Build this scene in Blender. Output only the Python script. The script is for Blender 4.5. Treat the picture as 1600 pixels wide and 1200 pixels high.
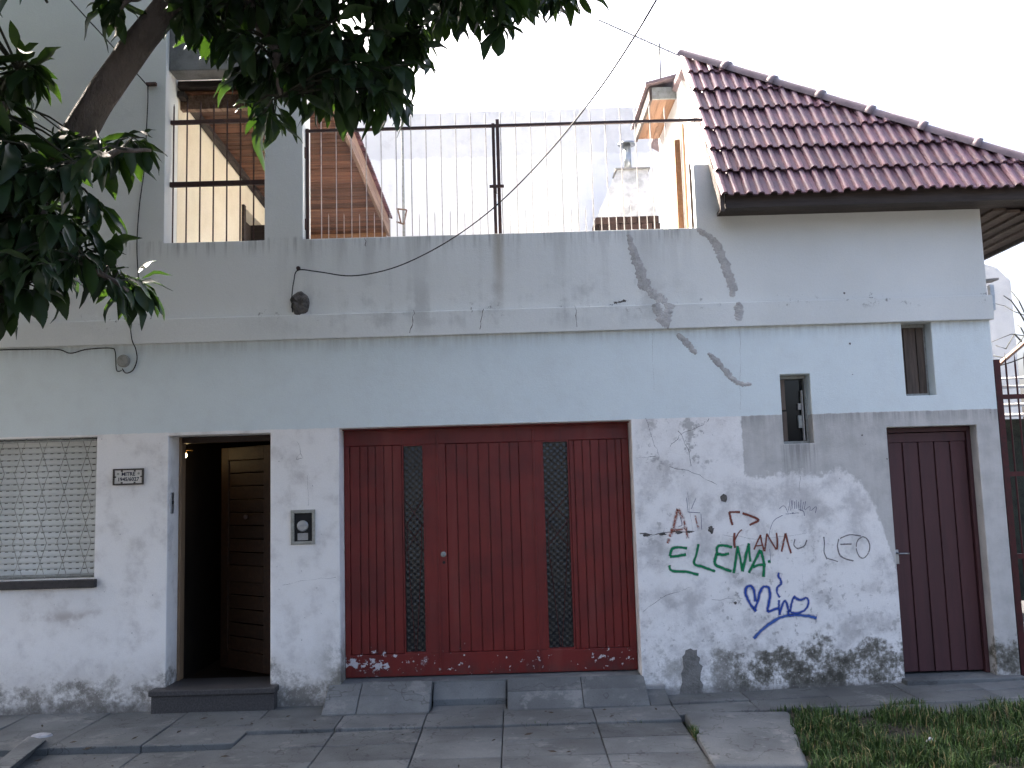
import bpy, bmesh, math, random
from mathutils import Vector, Matrix, Quaternion, noise as mnoise
rnd = random.Random(7)
for o in list(bpy.data.objects): bpy.data.objects.remove(o)
SC = bpy.context.scene
COL = SC.collection
R = math.radians

# ------------------------------------------------------------ camera
F = 1400.0; TH = math.atan(.110); RO = .029
CAM = Vector((0, -7.7, 1.80))
FWD = Vector((0, math.cos(TH), math.sin(TH))); UPV = Vector((0, -math.sin(TH), math.cos(TH))); XV = Vector((1, 0, 0))
cr, sr = math.cos(RO), math.sin(RO)
RIGHT = XV * cr - UPV * sr; UPC = XV * sr + UPV * cr
cam_d = bpy.data.cameras.new('camera'); cam = bpy.data.objects.new('camera', cam_d); COL.objects.link(cam)
cam_d.sensor_width = 36; cam_d.lens = 36 * F / 1600; cam_d.clip_end = 3000; cam_d.clip_start = .05
m = Matrix.Identity(4)
for i in range(3):
    m[i][0] = RIGHT[i]; m[i][1] = UPC[i]; m[i][2] = -FWD[i]; m[i][3] = CAM[i]
cam.matrix_world = m
SC.camera = cam

# ------------------------------------------------------------ sky, sun, exposure
SUN = Vector((-.55, .48, .69)).normalized()
EL = math.asin(SUN.z)
w = bpy.data.worlds.new('World'); SC.world = w; w.use_nodes = True
nt = w.node_tree; bg = nt.nodes['Background']; sky = nt.nodes.new('ShaderNodeTexSky')
sky.sky_type = 'NISHITA'; sky.sun_disc = False; sky.sun_elevation = EL
sky.sun_rotation = math.atan2(SUN.x, SUN.y); sky.air_density = .7; sky.dust_density = 10.0; sky.ozone_density = 1.2
nt.links.new(sky.outputs[0], bg.inputs[0]); bg.inputs[1].default_value = .12
sd = bpy.data.lights.new('sun', 'SUN'); so = bpy.data.objects.new('sun', sd); COL.objects.link(so)
sd.energy = 5.0; sd.angle = R(.53); sd.color = (1, .93, .82)
so.rotation_euler = SUN.to_track_quat('Z', 'Y').to_euler()
vs = SC.view_settings
vs.view_transform = 'Standard'; vs.look = 'None'; vs.gamma = 1; vs.use_curve_mapping = False; vs.exposure = 2.78
SC.cycles.max_bounces = 6; SC.cycles.diffuse_bounces = 3; SC.cycles.use_adaptive_sampling = True; SC.cycles.adaptive_threshold = .03; SC.cycles.glossy_bounces = 2; SC.cycles.transparent_max_bounces = 8

# ------------------------------------------------------------ helpers
def ray(px, py):
    return RIGHT * (px - 800) + FWD * F - UPC * (py - 600)
def at(px, py, Y=0.0):                     # the point seen at a pixel of the photo, at depth Y
    d = ray(px, py); return CAM + d * ((Y - CAM.y) / d.y)
def gat(px, py, Z=0.0):
    d = ray(px, py); return CAM + d * ((Z - CAM.z) / d.z)

def link(o, parent=None):
    COL.objects.link(o)
    if parent: o.parent = parent
    return o
def wloc(o):
    v = Vector((0, 0, 0))
    while o: v += o.location; o = o.parent
    return v
def tag(o, label=None, cat=None, group=None, kind=None):
    if label: o['label'] = label
    if cat: o['category'] = cat
    if group: o['group'] = group
    if kind: o['kind'] = kind
    return o
def thing(name, loc, label, cat, group=None):
    o = bpy.data.objects.new(name, None); o.empty_display_size = .1; o.location = loc; link(o)
    return tag(o, label, cat, group)

class MB:
    def __init__(s): s.v = []; s.f = []; s.uv = None
    def add(s, vs, fs):
        b = len(s.v); s.v += [tuple(v) for v in vs]; s.f += [tuple(b + i for i in f) for f in fs]; return s
    def box(s, x0, x1, y0, y1, z0, z1):
        return s.add([(x0,y0,z0),(x1,y0,z0),(x1,y1,z0),(x0,y1,z0),(x0,y0,z1),(x1,y0,z1),(x1,y1,z1),(x0,y1,z1)],
                     [(0,3,2,1),(4,5,6,7),(0,1,5,4),(1,2,6,5),(2,3,7,6),(3,0,4,7)])
    def hexa(s, a, b):                      # two quads a (one side) and b (other side), same order
        return s.add(list(a) + list(b), [(3,2,1,0),(4,5,6,7),(0,1,5,4),(1,2,6,5),(2,3,7,6),(3,0,4,7)])
    def prism(s, poly, y0, y1):             # polygon in x,z extruded along y
        n = len(poly)
        return s.add([(p[0],y0,p[1]) for p in poly] + [(p[0],y1,p[1]) for p in poly],
                     [tuple(range(n)), tuple(range(2*n-1, n-1, -1))] + [(i, i+n, (i+1)%n+n, (i+1)%n) for i in range(n)])
    def tube(s, path, r, n=8, cap=True):
        path = [Vector(p) for p in path]; rs = r if isinstance(r, (list, tuple)) else [r]*len(path)
        rings = []; prev = None
        for i, p in enumerate(path):
            t = (path[min(i+1, len(path)-1)] - path[max(i-1, 0)]).normalized()
            if prev is None: a = t.orthogonal().normalized()
            else: a = (prev - t*prev.dot(t)).normalized()
            prev = a; b = t.cross(a)
            rings.append([p + (a*math.cos(2*math.pi*k/n) + b*math.sin(2*math.pi*k/n))*rs[i] for k in range(n)])
        vs = [v for rg in rings for v in rg]; fs = []
        for i in range(len(path)-1):
            for k in range(n):
                fs.append((i*n+k, i*n+(k+1)%n, (i+1)*n+(k+1)%n, (i+1)*n+k))
        if cap: fs += [tuple(range(n-1, -1, -1)), tuple(range((len(path)-1)*n, len(path)*n))]
        return s.add(vs, fs)
    def lathe(s, prof, c, n=14, axis='z'):
        vs = []; fs = []
        for (r, h) in prof:
            for k in range(n):
                a = 2*math.pi*k/n
                if axis == 'z': vs.append((c[0]+r*math.cos(a), c[1]+r*math.sin(a), c[2]+h))
                else: vs.append((c[0]+r*math.cos(a), c[1]+h, c[2]+r*math.sin(a)))
        for i in range(len(prof)-1):
            for k in range(n): fs.append((i*n+k, i*n+(k+1)%n, (i+1)*n+(k+1)%n, (i+1)*n+k))
        fs += [tuple(range(n-1,-1,-1)), tuple(range((len(prof)-1)*n, len(prof)*n))]
        return s.add(vs, fs)
    def mesh(s, name, mat, off=Vector((0,0,0)), smooth=False):
        me = bpy.data.meshes.new(name)
        me.from_pydata([(v[0]-off.x, v[1]-off.y, v[2]-off.z) for v in s.v], [], s.f)
        if s.uv:
            l = me.uv_layers.new(name='UVMap')
            for lp in me.loops: l.data[lp.index].uv = s.uv[lp.vertex_index]
        bm = bmesh.new(); bm.from_mesh(me)
        if not s.uv: bmesh.ops.recalc_face_normals(bm, faces=bm.faces)
        bm.to_mesh(me); bm.free()
        if mat: me.materials.append(mat)
        if smooth:
            for p in me.polygons: p.use_smooth = True
        return me
    def build(s, name, mat, parent=None, smooth=False, bevel=0, label=None, cat=None, group=None, kind=None):
        off = wloc(parent) if parent else Vector((0,0,0))
        o = bpy.data.objects.new(name, s.mesh(name, mat, off, smooth)); link(o, parent)
        if bevel:
            b = o.modifiers.new('bevel', 'BEVEL'); b.width = bevel; b.segments = 2; b.limit_method = 'ANGLE'; b.angle_limit = R(40)
        return tag(o, label, cat, group, kind)
def place(me, name, parent, loc, rot=None, scale=None):
    o = bpy.data.objects.new(name, me); link(o, parent)
    o.location = Vector(loc) - (wloc(parent) if parent else Vector((0,0,0)))
    if rot is not None:
        if isinstance(rot, Quaternion): o.rotation_mode = 'QUATERNION'; o.rotation_quaternion = rot
        else: o.rotation_euler = rot
    if scale: o.scale = scale
    return o

def grid_wall(xs, zs, solid, y0, y1, mb=None):
    """wall of cells in the x-z plane from y0 (front) to y1 (back); cells where solid() is false stay open"""
    mb = mb or MB(); xs = sorted(set(xs)); zs = sorted(set(zs))
    ok = lambda i, j: 0 <= i < len(xs)-1 and 0 <= j < len(zs)-1 and solid((xs[i]+xs[i+1])/2, (zs[j]+zs[j+1])/2)
    idx = {}
    def V(x, y, z):
        k = (x, y, z)
        if k not in idx: idx[k] = len(mb.v); mb.v.append(k)
        return idx[k]
    for i in range(len(xs)-1):
        for j in range(len(zs)-1):
            if not ok(i, j): continue
            a, b, c, d = xs[i], xs[i+1], zs[j], zs[j+1]
            mb.f.append((V(a,y0,c), V(b,y0,c), V(b,y0,d), V(a,y0,d)))
            mb.f.append((V(a,y1,d), V(b,y1,d), V(b,y1,c), V(a,y1,c)))
            if not ok(i-1, j): mb.f.append((V(a,y0,d), V(a,y1,d), V(a,y1,c), V(a,y0,c)))
            if not ok(i+1, j): mb.f.append((V(b,y0,c), V(b,y1,c), V(b,y1,d), V(b,y0,d)))
            if not ok(i, j-1): mb.f.append((V(a,y0,c), V(a,y1,c), V(b,y1,c), V(b,y0,c)))
            if not ok(i, j+1): mb.f.append((V(b,y0,d), V(b,y1,d), V(a,y1,d), V(a,y0,d)))
    return mb

# ------------------------------------------------------------ node materials
class X:                                   # a socket with arithmetic
    def __init__(s, t, k): s.t = t; s.k = k
    def __add__(s, o): return s.t.m('ADD', s, o)
    __radd__ = __add__
    def __sub__(s, o): return s.t.m('SUBTRACT', s, o)
    def __rsub__(s, o): return s.t.m('SUBTRACT', o, s)
    def __mul__(s, o): return s.t.m('MULTIPLY', s, o)
    __rmul__ = __mul__
    def __truediv__(s, o): return s.t.m('DIVIDE', s, o)
class NT:
    def __init__(s, name, rough=.8, spec=.3, metal=0):
        s.mat = bpy.data.materials.new(name); s.mat.use_nodes = True; s.nt = s.mat.node_tree; s.N = s.nt.nodes; s.L = s.nt.links
        s.b = s.N['Principled BSDF']; s.b.inputs['Roughness'].default_value = rough; s.b.inputs['Metallic'].default_value = metal
        s.b.inputs['Specular IOR Level'].default_value = spec
        tc = s.N.new('ShaderNodeTexCoord'); s.P = X(s, tc.outputs['Object']); s.UV = X(s, tc.outputs['UV'])
        sp = s.N.new('ShaderNodeSeparateXYZ'); s.L.new(tc.outputs['Object'], sp.inputs[0])
        s.x, s.y, s.z = (X(s, q) for q in sp.outputs)
    def put(s, inp, v):
        if isinstance(v, X): s.L.new(v.k, inp)
        elif isinstance(v, (tuple, list)):
            inp.default_value = tuple(v) + ((1,) if len(v) == 3 and inp.type == 'RGBA' else ())
        else: inp.default_value = v
    def m(s, op, a, b=0, c=None):
        n = s.N.new('ShaderNodeMath'); n.operation = op; s.put(n.inputs[0], a); s.put(n.inputs[1], b)
        if c is not None: s.put(n.inputs[2], c)
        return X(s, n.outputs[0])
    def mx(s, a, b): return s.m('MAXIMUM', a, b)
    def mn(s, a, b): return s.m('MINIMUM', a, b)
    def clamp(s, a):
        n = s.N.new('ShaderNodeClamp'); s.put(n.inputs[0], a); return X(s, n.outputs[0])
    def vec(s, x, y, z):
        n = s.N.new('ShaderNodeCombineXYZ'); s.put(n.inputs[0], x); s.put(n.inputs[1], y); s.put(n.inputs[2], z); return X(s, n.outputs[0])
    def noise(s, scale, detail=4, rough=.55, vec=None, dist=0):
        n = s.N.new('ShaderNodeTexNoise'); s.put(n.inputs['Vector'], vec or s.P); n.inputs['Scale'].default_value = scale
        n.inputs['Detail'].default_value = detail; n.inputs['Roughness'].default_value = rough; n.inputs['Distortion'].default_value = dist
        return X(s, n.outputs[0])
    def vor(s, scale, vec=None, feat='F1'):
        n = s.N.new('ShaderNodeTexVoronoi'); n.feature = feat; s.put(n.inputs['Vector'], vec or s.P); n.inputs['Scale'].default_value = scale
        return X(s, n.outputs['Distance'])
    def sm(s, v, lo, hi):                  # smoothstep, also falling when lo > hi
        n = s.N.new('ShaderNodeMapRange'); n.interpolation_type = 'SMOOTHSTEP'; s.put(n.inputs[0], v)
        if lo < hi: n.inputs[1].default_value = lo; n.inputs[2].default_value = hi
        else:
            n.inputs[1].default_value = hi; n.inputs[2].default_value = lo; n.inputs[3].default_value = 1; n.inputs[4].default_value = 0
        return X(s, n.outputs[0])
    def mix(s, f, a, b):
        n = s.N.new('ShaderNodeMix'); n.data_type = 'RGBA'; s.put(n.inputs[0], f); s.put(n.inputs[6], a); s.put(n.inputs[7], b)
        return X(s, n.outputs[2])
    def rnd(s):
        n = s.N.new('ShaderNodeObjectInfo'); return X(s, n.outputs['Random'])
    def hsv(s, c, v):
        n = s.N.new('ShaderNodeHueSaturation'); s.put(n.inputs['Value'], v); s.put(n.inputs['Color'], c); return X(s, n.outputs[0])
    def bump(s, h, dist=.01, strength=1):
        n = s.N.new('ShaderNodeBump'); s.put(n.inputs['Height'], h); n.inputs['Distance'].default_value = dist; n.inputs['Strength'].default_value = strength
        s.L.new(n.outputs[0], s.b.inputs['Normal'])
    def done(s, c=None, rough=None, alpha=None):
        if c is not None: s.put(s.b.inputs['Base Color'], c)
        if rough is not None: s.put(s.b.inputs['Roughness'], rough)
        if alpha is not None: s.put(s.b.inputs['Alpha'], alpha)
        return s.mat

def worn(name, col, col2=None, scale=6, rough=.7, amt=1, bump=.003, bs=60, vary=.15, spec=.3, metal=0, grain=None):
    """plain painted / cement / metal surface with blotches, per-object variation and fine relief"""
    t = NT(name, rough, spec, metal); col2 = col2 or tuple(c*.6 for c in col)
    v = t.P if not grain else t.vec(t.x*grain[0], t.y*grain[1], t.z*grain[2])
    n = t.noise(scale, 6, .62, v); f = t.noise(bs, 4, .6, v)
    c = t.mix(t.sm(n, .38, .72)*amt, col, col2)
    c = t.hsv(c, (t.rnd()*2-1)*vary + 1 + (f-.5)*.25)
    t.bump(f + n*.7, bump)
    return t.done(c)

def facade_material():
    t = NT('facade_plaster', .92, .15); x, z, P = t.x, t.z, t.P
    n1 = t.noise(.9, 5, .55); n2 = t.noise(4.5, 5, .62); n3 = t.noise(17, 5, .68); n4 = t.noise(95, 2, .6)
    st = t.noise(1, 6, .6, t.vec(x*7, 0, z*.45)); st2 = t.noise(1, 4, .6, t.vec(x*26, 0, z*1.1))
    # paint coats
    upper = t.mix(t.sm(n1, .35, .7), (.70,.715,.685), (.62,.635,.605))
    mid = t.mix(t.sm(n2, .4, .75), (.68,.745,.74), (.645,.70,.695))
    low = t.mix(t.sm(n2, .42, .7), (.84,.82,.785), (.75,.725,.69))
    edge = z + (n3-.5)*.02 + (n2-.5)*.015
    c = t.mix(t.sm(z, 3.07, 3.09), mid, upper)
    c = t.mix(t.sm(edge, 2.316, 2.308), c, low)
    lowm = t.sm(edge, 2.316, 2.308)
    # bare cement on the right
    zb = 1.80 - t.m('POWER', t.mx(x-2.72, 0.0)/.4, 3.0)*.5 + (n2-.5)*.30 + (n3-.5)*.26
    white = t.mx(t.sm(x + (n3-.5)*.06, 1.97, 1.955), t.sm(z - zb, .035, -.035))
    cem = t.mix(t.sm(n2*.6+st*.4, .40, .62), (.54,.525,.495), (.43,.42,.395))
    cem = t.mix(t.sm(z, 2.17, 2.31)*t.sm(st2, .35, .65)*.55, cem, (.22,.215,.2))
    bare = t.clamp(lowm - white)
    c = t.mix(bare, c, cem)
    # worn white coat: dirt, chips, flaking
    wl = t.clamp(lowm*white)
    right = t.sm(x, 1.0, 1.05)
    c = t.mix(wl*t.sm(n2, .5, .8)*.45, c, (.42,.39,.37))
    chip = t.sm(n3 + (n2-.5)*.5, .575, .625)*t.sm(n1, .38, .6)
    c = t.mix(wl*right*chip*.75, c, (.37,.355,.33))
    big = t.noise(2.3, 7, .7)
    c = t.mix(wl*right*t.sm(big, .47, .64)*t.sm(z, 2.6, 1.6)*.7, c, (.47,.455,.44))
    # hollow, flaked blotches high on the right jamb of the garage
    blot = t.sm(t.noise(5.5, 8, .72), .545, .60)*t.sm(x, 1.02, 1.12)*t.sm(x, 1.85, 1.6)*t.sm(z, 1.75, 1.95)
    c = t.mix(blot*.7*wl, c, (.33,.32,.30))
    blot2 = t.sm(t.noise(3.2, 6, .75), .53, .60)*t.sm(x, 1.02, 1.2)*t.sm(x, 1.75, 1.5)*t.sm(z, 1.6, 1.9)
    c = t.mix(blot2*.55*wl, c, (.45,.43,.41))
    # rising damp, brown on the left and black on the right
    b3 = t.noise(5, 6, .72); b4 = t.noise(26, 4, .7); b5 = t.noise(2.2, 3, .6)
    dz = z + (n2-.5)*.55 + (b5-.5)*.35
    left = t.sm(x, .5, .3)
    mot = (b3*.72 + b4*.28 - .5)*2.6 + .5
    lz = t.sm(dz + (b3-.5)*.35, .52, .12)
    c = t.mix(left*lz*(t.sm(mot, .15, .75)*.6+.25), c, (.47,.43,.37))
    c = t.mix(left*t.sm(lz*.6 + mot*.8, .78, 1.12)*t.sm(z,.62,.4)*.85, c, (.17,.158,.138))
    c = t.mix(left*t.sm(b4, .56, .62)*t.sm(z,.5,.25)*.45, c, (.62,.59,.55))
    corner = t.sm(x, -1.78, -1.5)*t.sm(x, .5, .3)*t.sm(dz, .75, .35)*t.sm(b3, .36, .6)
    c = t.mix(corner*.75, c, (.17,.16,.13))
    dm = t.sm(x + (n2-.5)*.6, 1.25, 2.1)
    rz = t.sm(dz, .80, .18)*right
    c = t.mix(rz*t.sm(mot, .35, .85)*.65, c, (.40,.38,.34))
    rz2 = t.sm(dz - dm*.10, .50, .16)*right
    c = t.mix(t.sm(rz2*.6 + mot*.8, .76, 1.05)*(dm*.6+.35)*t.sm(z,.62,.45), c, (.14,.132,.108))
    c = t.mix(t.sm(rz2*.6 + mot*.8, .98, 1.2)*dm*.85*t.sm(z,.55,.4), c, (.055,.052,.042))
    flake = t.sm(b4, .60, .64)*t.sm(b3, .45, .55)*t.sm(z, .75, .4)*right
    c = t.mix(flake*.55*wl, c, (.68,.65,.62))
    c = t.mix(t.sm(z + (n3-.5)*.06, .10, .03)*.6, c, (.13,.125,.115))
    pit = t.sm(t.noise(42, 3, .5), .70, .74)*t.sm(n2, .42, .55)
    c = t.mix(pit*lowm*.8, c, (.13,.125,.12))
    sme = t.sm(t.m('ABSOLUTE', z-.80+(n2-.5)*.10), .06, .0)*t.sm(x, -4.3, -4.0)*t.sm(x, -3.2, -3.5)*t.sm(n2, .38, .6)
    c = t.mix(sme*.55, c, (.42,.36,.32))
    # grime under the railing and on the string course
    par = t.sm(z, 3.45, 3.98)*t.sm(z, 4.02, 3.99)*t.sm(x, -2.2, -1.7)*t.sm(x, 1.8, 1.4)
    c = t.mix(t.sm(st, .42, .66)*par*.32, c, (.25,.25,.235))
    c = t.mix(t.sm(st2, .45, .7)*t.sm(z, 3.80, 3.98)*t.sm(z, 4.02, 3.99)*t.sm(x, 1.66, 1.6)*.5, c, (.16,.16,.15))
    smear = t.sm(n2*.55+st*.45, .47, .62)*t.sm(z, 3.05, 3.25)*t.sm(z, 3.75, 3.4)*t.sm(x, -2.4, -1.5)*t.sm(x, 1.9, 1.0)
    c = t.mix(smear*.45, c, (.33,.335,.32))
    rust = t.sm(t.m('ABSOLUTE', x+.085+(n2-.5)*.05), .07, .0)*t.sm(z, 3.1, 3.9)*t.sm(z, 4.0, 3.98)
    c = t.mix(rust*.55, c, (.27,.22,.15))
    blk = t.sm(n3, .58, .64)*t.sm(z, 3.20, 3.29)*t.sm(z, 3.40, 3.31)*t.sm(t.noise(1.7, 3), .48, .56)
    c = t.mix(blk*.7, c, (.1,.1,.09))
    soot = t.sm(z, 2.94, 3.085)*t.sm(z, 3.10, 3.08)*t.sm(st2, .3, .7)
    c = t.mix(soot*.35, c, (.33,.34,.33))
    # drips under the small window
    drip = t.sm(z, 1.7, 2.06)*t.sm(z, 2.07, 2.05)*t.sm(x + (st-.5)*.2, 2.27, 2.33)*t.sm(x + (st-.5)*.2, 2.62, 2.56)
    c = t.mix(drip*t.sm(st2, .35, .6)*.75, c, (.19,.185,.175))
    c = t.hsv(c, 1 + (n4-.5)*.16 + (n1-.5)*.10)
    hb = t.noise(17, 5, .7)
    t.bump(t.noise(95, 2, .6)*.25 + hb*.6, .006, .8)
    return t.done(c)

def slab_material():
    t = NT('pavement_concrete', .85, .25)
    n = t.noise(1.7, 6, .6, t.vec(t.x + t.rnd()*9, t.y, t.z)); f = t.noise(120, 3, .6); g = t.noise(14, 6, .65)
    c = t.mix(t.sm(n, .35, .7), (.145,.153,.152), (.092,.098,.099))
    c = t.mix(t.sm(g, .60, .72)*.6, c, (.07,.07,.068))
    w1 = t.noise(.55, 4, .6); sp_ = t.noise(55, 2, .5)
    c = t.mix(t.sm(w1, .50, .66)*.55, c, (.055,.057,.056))
    c = t.mix(t.sm(t.noise(3.1, 5, .7), .56, .66)*.45, c, (.24,.24,.23))
    c = t.mix(t.sm(sp_, .70, .74)*.7, c, (.04,.04,.038))
    ck = t.m('ABSOLUTE', t.noise(1.3, 4, .6) - .5)
    c = t.mix(t.sm(ck, .006, .0)*.6, c, (.045,.045,.043))
    c = t.hsv(c, 1 + (t.rnd()-.5)*.35 + (f-.5)*.6)
    t.bump(f*.6 + g*.6, .004)
    return t.done(c)

def wood(name, a, b, axis='x', rough=.6, vary=.25, scale=3.0):
    k = dict(x=(.6,9,9), y=(9,.6,9), z=(9,9,.6))[axis]
    t = NT(name, rough, .3); v = t.vec(t.x*k[0] + t.rnd()*7, t.y*k[1], t.z*k[2] + t.rnd()*3)
    n = t.noise(scale, 6, .65, v, .6); f = t.noise(scale*7, 4, .6, v)
    c = t.mix(t.sm(n*.7+f*.3, .36, .64), a, b)
    c = t.hsv(c, 1 + (t.rnd()-.5)*2*vary)
    t.bump(n+f*.6, .003); return t.done(c)

def red_paint():
    t = NT('red_gate_paint', .42, .4); n2 = t.noise(3, 6, .6); n3 = t.noise(13, 7, .7); f = t.noise(1, 5, .6, t.vec(t.x*60, t.y*10, t.z*3))
    c = t.mix(t.sm(n2, .35, .7), (.165,.0140,.0100), (.112,.0100,.0080))
    c = t.mix(t.sm(f, .52, .75)*.5, c, (.04,.006,.0055))
    fade = t.noise(1, 5, .6, t.vec(t.x*5, 0.0, t.z*.8))
    c = t.mix(t.sm(fade, .52, .72)*.4, c, (.20,.045,.035))
    worn_edge = t.sm(n3 + (n2-.5)*.6 - t.m('ABSOLUTE', t.z-.29)*.9, .525, .545)*t.sm(t.z, .46, .40)*t.sm(t.x + n2*.4, -.55, -.75)
    spots = t.sm(t.noise(24, 3, .6) + (n2-.5)*.5 - t.m('ABSOLUTE', t.z-.29)*.8, .635, .65)*t.sm(t.z, .48, .44)
    chips = t.mx(worn_edge, spots)
    c = t.mix(chips, c, (.60,.56,.56))
    c = t.mix(t.sm(t.z, .30, .19)*.35*t.sm(n3, .4, .6), c, (.05,.035,.03))
    t.bump(f*.3 + n3*.25 - chips*.5, .003)
    return t.done(c, rough=t.sm(n3, .3, .8)*.25 + .33 + chips*.3)

def tile_material():
    t = NT('glazed_roof_tile', .36, .5); n = t.noise(7, 5, .6, t.vec(t.x + t.rnd()*5, t.y + t.rnd()*3, t.z)); f = t.noise(60, 3, .6)
    c = t.mix(t.sm(n, .35, .68), (.17,.085,.104), (.12,.074,.094))
    c = t.mix(t.sm(n*.4+f*.6, .56, .70)*.5, c, (.25,.17,.18))
    c = t.hsv(c, 1 + (t.rnd()-.5)*.5)
    t.bump(f*.5+n, .004); return t.done(c, rough=n*.35+.2)

def leaf_material():
    t = NT('broad_leaf', .42, .35)
    a = t.rnd(); n = t.noise(5, 3)
    at_ = t.N.new('ShaderNodeAttribute'); at_.attribute_name = 'leafv'; at_.attribute_type = 'GEOMETRY'
    v = X(t, at_.outputs['Fac'])
    c = t.mix(t.sm(v*.6 + a*.4 + (n-.5)*.4, .2, .8), (.014,.030,.013), (.036,.066,.022))
    t.done(c)
    tr = t.N.new('ShaderNodeBsdfTranslucent'); t.put(tr.inputs[0], t.mix(v, (.05,.12,.012), (.09,.18,.015)))
    ms = t.N.new('ShaderNodeMixShader'); ms.inputs[0].default_value = .15
    out = t.N['Material Output']
    t.L.new(t.b.outputs[0], ms.inputs[1]); t.L.new(tr.outputs[0], ms.inputs[2]); t.L.new(ms.outputs[0], out.inputs[0])
    return t.mat

def spray(name, col, soft=.35, hole=.0):
    t = NT(name, .7, .2)
    sp = t.N.new('ShaderNodeSeparateXYZ'); t.put(sp.inputs[0], t.UV); u = X(t, sp.outputs[0]); v = X(t, sp.outputs[1])
    n = t.noise(28, 6, .7); g = t.noise(120, 3, .6)
    d = t.m('ABSOLUTE', u)
    a = t.sm(d + (n-.5)*.5, 1.0, 1.0-soft*2)*t.sm(n + (g-.5)*.3, hole-.08, hole+.08)
    halo = t.sm(d, 1.0, .3)*.18*t.sm(g, .4, .6)
    t.bump(t.noise(95, 4, .6)*.25 + t.noise(17, 8, .66)*.45, .006, .8)
    return t.done(t.hsv(t.mix(0.0, col, col), 1 + (n-.5)*.5), alpha=t.clamp(t.mx(a, halo)))

M = {}
M['facade'] = facade_material()
M['slab'] = slab_material()
M['cement'] = worn('old_cement', (.30,.295,.28), (.19,.185,.175), 5, .9, bump=.006)
M['darkpatch'] = worn('damp_cement', (.20,.195,.18), (.12,.115,.105), 9, .95, bump=.008)
M['mortar'] = worn('repair_mortar', (.47,.46,.44), (.33,.325,.31), 14, .95, bump=.006, bs=80)
M['darkcement'] = worn('broken_plaster', (.13,.12,.11), (.05,.048,.044), 22, .95, bump=.012)
M['white'] = worn('side_white_paint', (.80,.795,.78), (.72,.71,.70), 4, .85)
M['cream'] = worn('cream_paint', (.80,.72,.55), (.74,.65,.48), 3, .85)
M['party'] = None
M['granite'] = worn('dark_granite', (.045,.042,.042), (.085,.08,.078), 70, .55, bump=.002, bs=160, spec=.4)
M['stone_sill'] = worn('sill_stone', (.055,.05,.05), (.03,.03,.03), 20, .6)
M['red'] = red_paint()
M['maroon'] = worn('maroon_door_paint', (.080,.032,.034), (.060,.026,.028), 2.5, .5, bump=.0015, bs=90, vary=.06, spec=.35, grain=(6,6,.6))
M['iron'] = worn('brown_iron', (.045,.024,.021), (.075,.035,.024), 30, .55, bump=.001, spec=.4, vary=.2)
M['barmetal'] = worn('grey_bar_metal', (.45,.42,.40), (.30,.27,.25), 30, .4, bump=.001, spec=.5, vary=.2, metal=.2)
M['redgate'] = worn('red_iron', (.075,.015,.014), (.045,.013,.012), 20, .5, bump=.001)
M['tile'] = tile_material()
M['hipm'] = worn('hip_tile_clay', (.17,.125,.13), (.12,.085,.09), 12, .45, spec=.45)
M['darkwood'] = wood('eave_wood', (.035,.026,.022), (.065,.05,.042), 'x')
M['plank'] = wood('ceiling_plank', (.075,.030,.016), (.17,.075,.04), 'x', .55, .35)
M['orangewood'] = wood('pine_board', (.27,.145,.08), (.19,.10,.055), 'y', .5, .15)
M['fasciawood'] = wood('weathered_fascia', (.11,.055,.032), (.26,.17,.12), 'y', .55, .1)
M['doorwood'] = wood('door_oak', (.015,.007,.0032), (.032,.0145,.0062), 'x', .5, .2)
M['jamb'] = wood('jamb_wood', (.26,.18,.11), (.19,.125,.075), 'z', .6, .1)
M['shutwood'] = wood('grey_shutter_wood', (.14,.105,.08), (.075,.057,.046), 'z', .7, .3)
M['slat'] = None
M['black'] = worn('dark_inside', (.02,.02,.02), (.012,.012,.012), 3, .9)
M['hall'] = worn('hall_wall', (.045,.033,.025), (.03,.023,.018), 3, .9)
M['brick'] = worn('barbecue_brick', (.05,.03,.025), (.03,.02,.017), 9, .85, vary=.3)
M['zinc'] = worn('zinc_pipe', (.42,.44,.45), (.28,.29,.3), 15, .35, metal=.8, bump=.001)
M['cable'] = worn('black_cable', (.012,.012,.013), None, 30, .6, bump=.0005)
M['metalgrey'] = worn('grey_metal', (.30,.31,.29), (.2,.2,.18), 25, .5, metal=.2, bump=.001)
M['dullpaint'] = worn('meter_frame_paint', (.34,.34,.30), (.24,.235,.2), 25, .6, bump=.002)
M['brass'] = worn('brass', (.45,.25,.07), None, 20, .3, metal=.9, bump=.0005)
M['bark'] = worn('tree_bark', (.17,.14,.12), (.10,.083,.073), 9, .95, bump=.02, bs=35, grain=(1,1,.5))
M['twig'] = worn('twig_bark', (.035,.035,.022), None, 20, .9, bump=.002)
M['leaf'] = leaf_material()
M['asphalt'] = worn('asphalt', (.055,.055,.057), (.04,.04,.042), 1.5, .9, bump=.006, bs=140)
M['soil'] = worn('soil', (.04,.035,.025), (.022,.02,.015), 12, .95, bump=.02, bs=50)
M['kerb'] = worn('kerb_concrete', (.24,.24,.23), (.15,.15,.145), 8, .9, bump=.005)
M['glaze'] = worn('glazed_white', (.68,.66,.60), (.60,.56,.50), 30, .25, bump=.001, spec=.5)
M['ink'] = worn('plaque_ink', (.03,.03,.05), None, 30, .4, bump=.0003)
M['plframe'] = worn('plaque_frame', (.07,.055,.045), (.035,.03,.028), 40, .5)
M['offwhite'] = worn('neighbour_paint', (.70,.70,.69), (.62,.62,.61), 3, .9)
M['lightslab'] = worn('fibre_cement', (.42,.41,.39), (.26,.25,.24), 6, .9)
M['paper'] = worn('white_litter', (.42,.43,.45), (.3,.3,.31), 30, .7)

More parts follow.
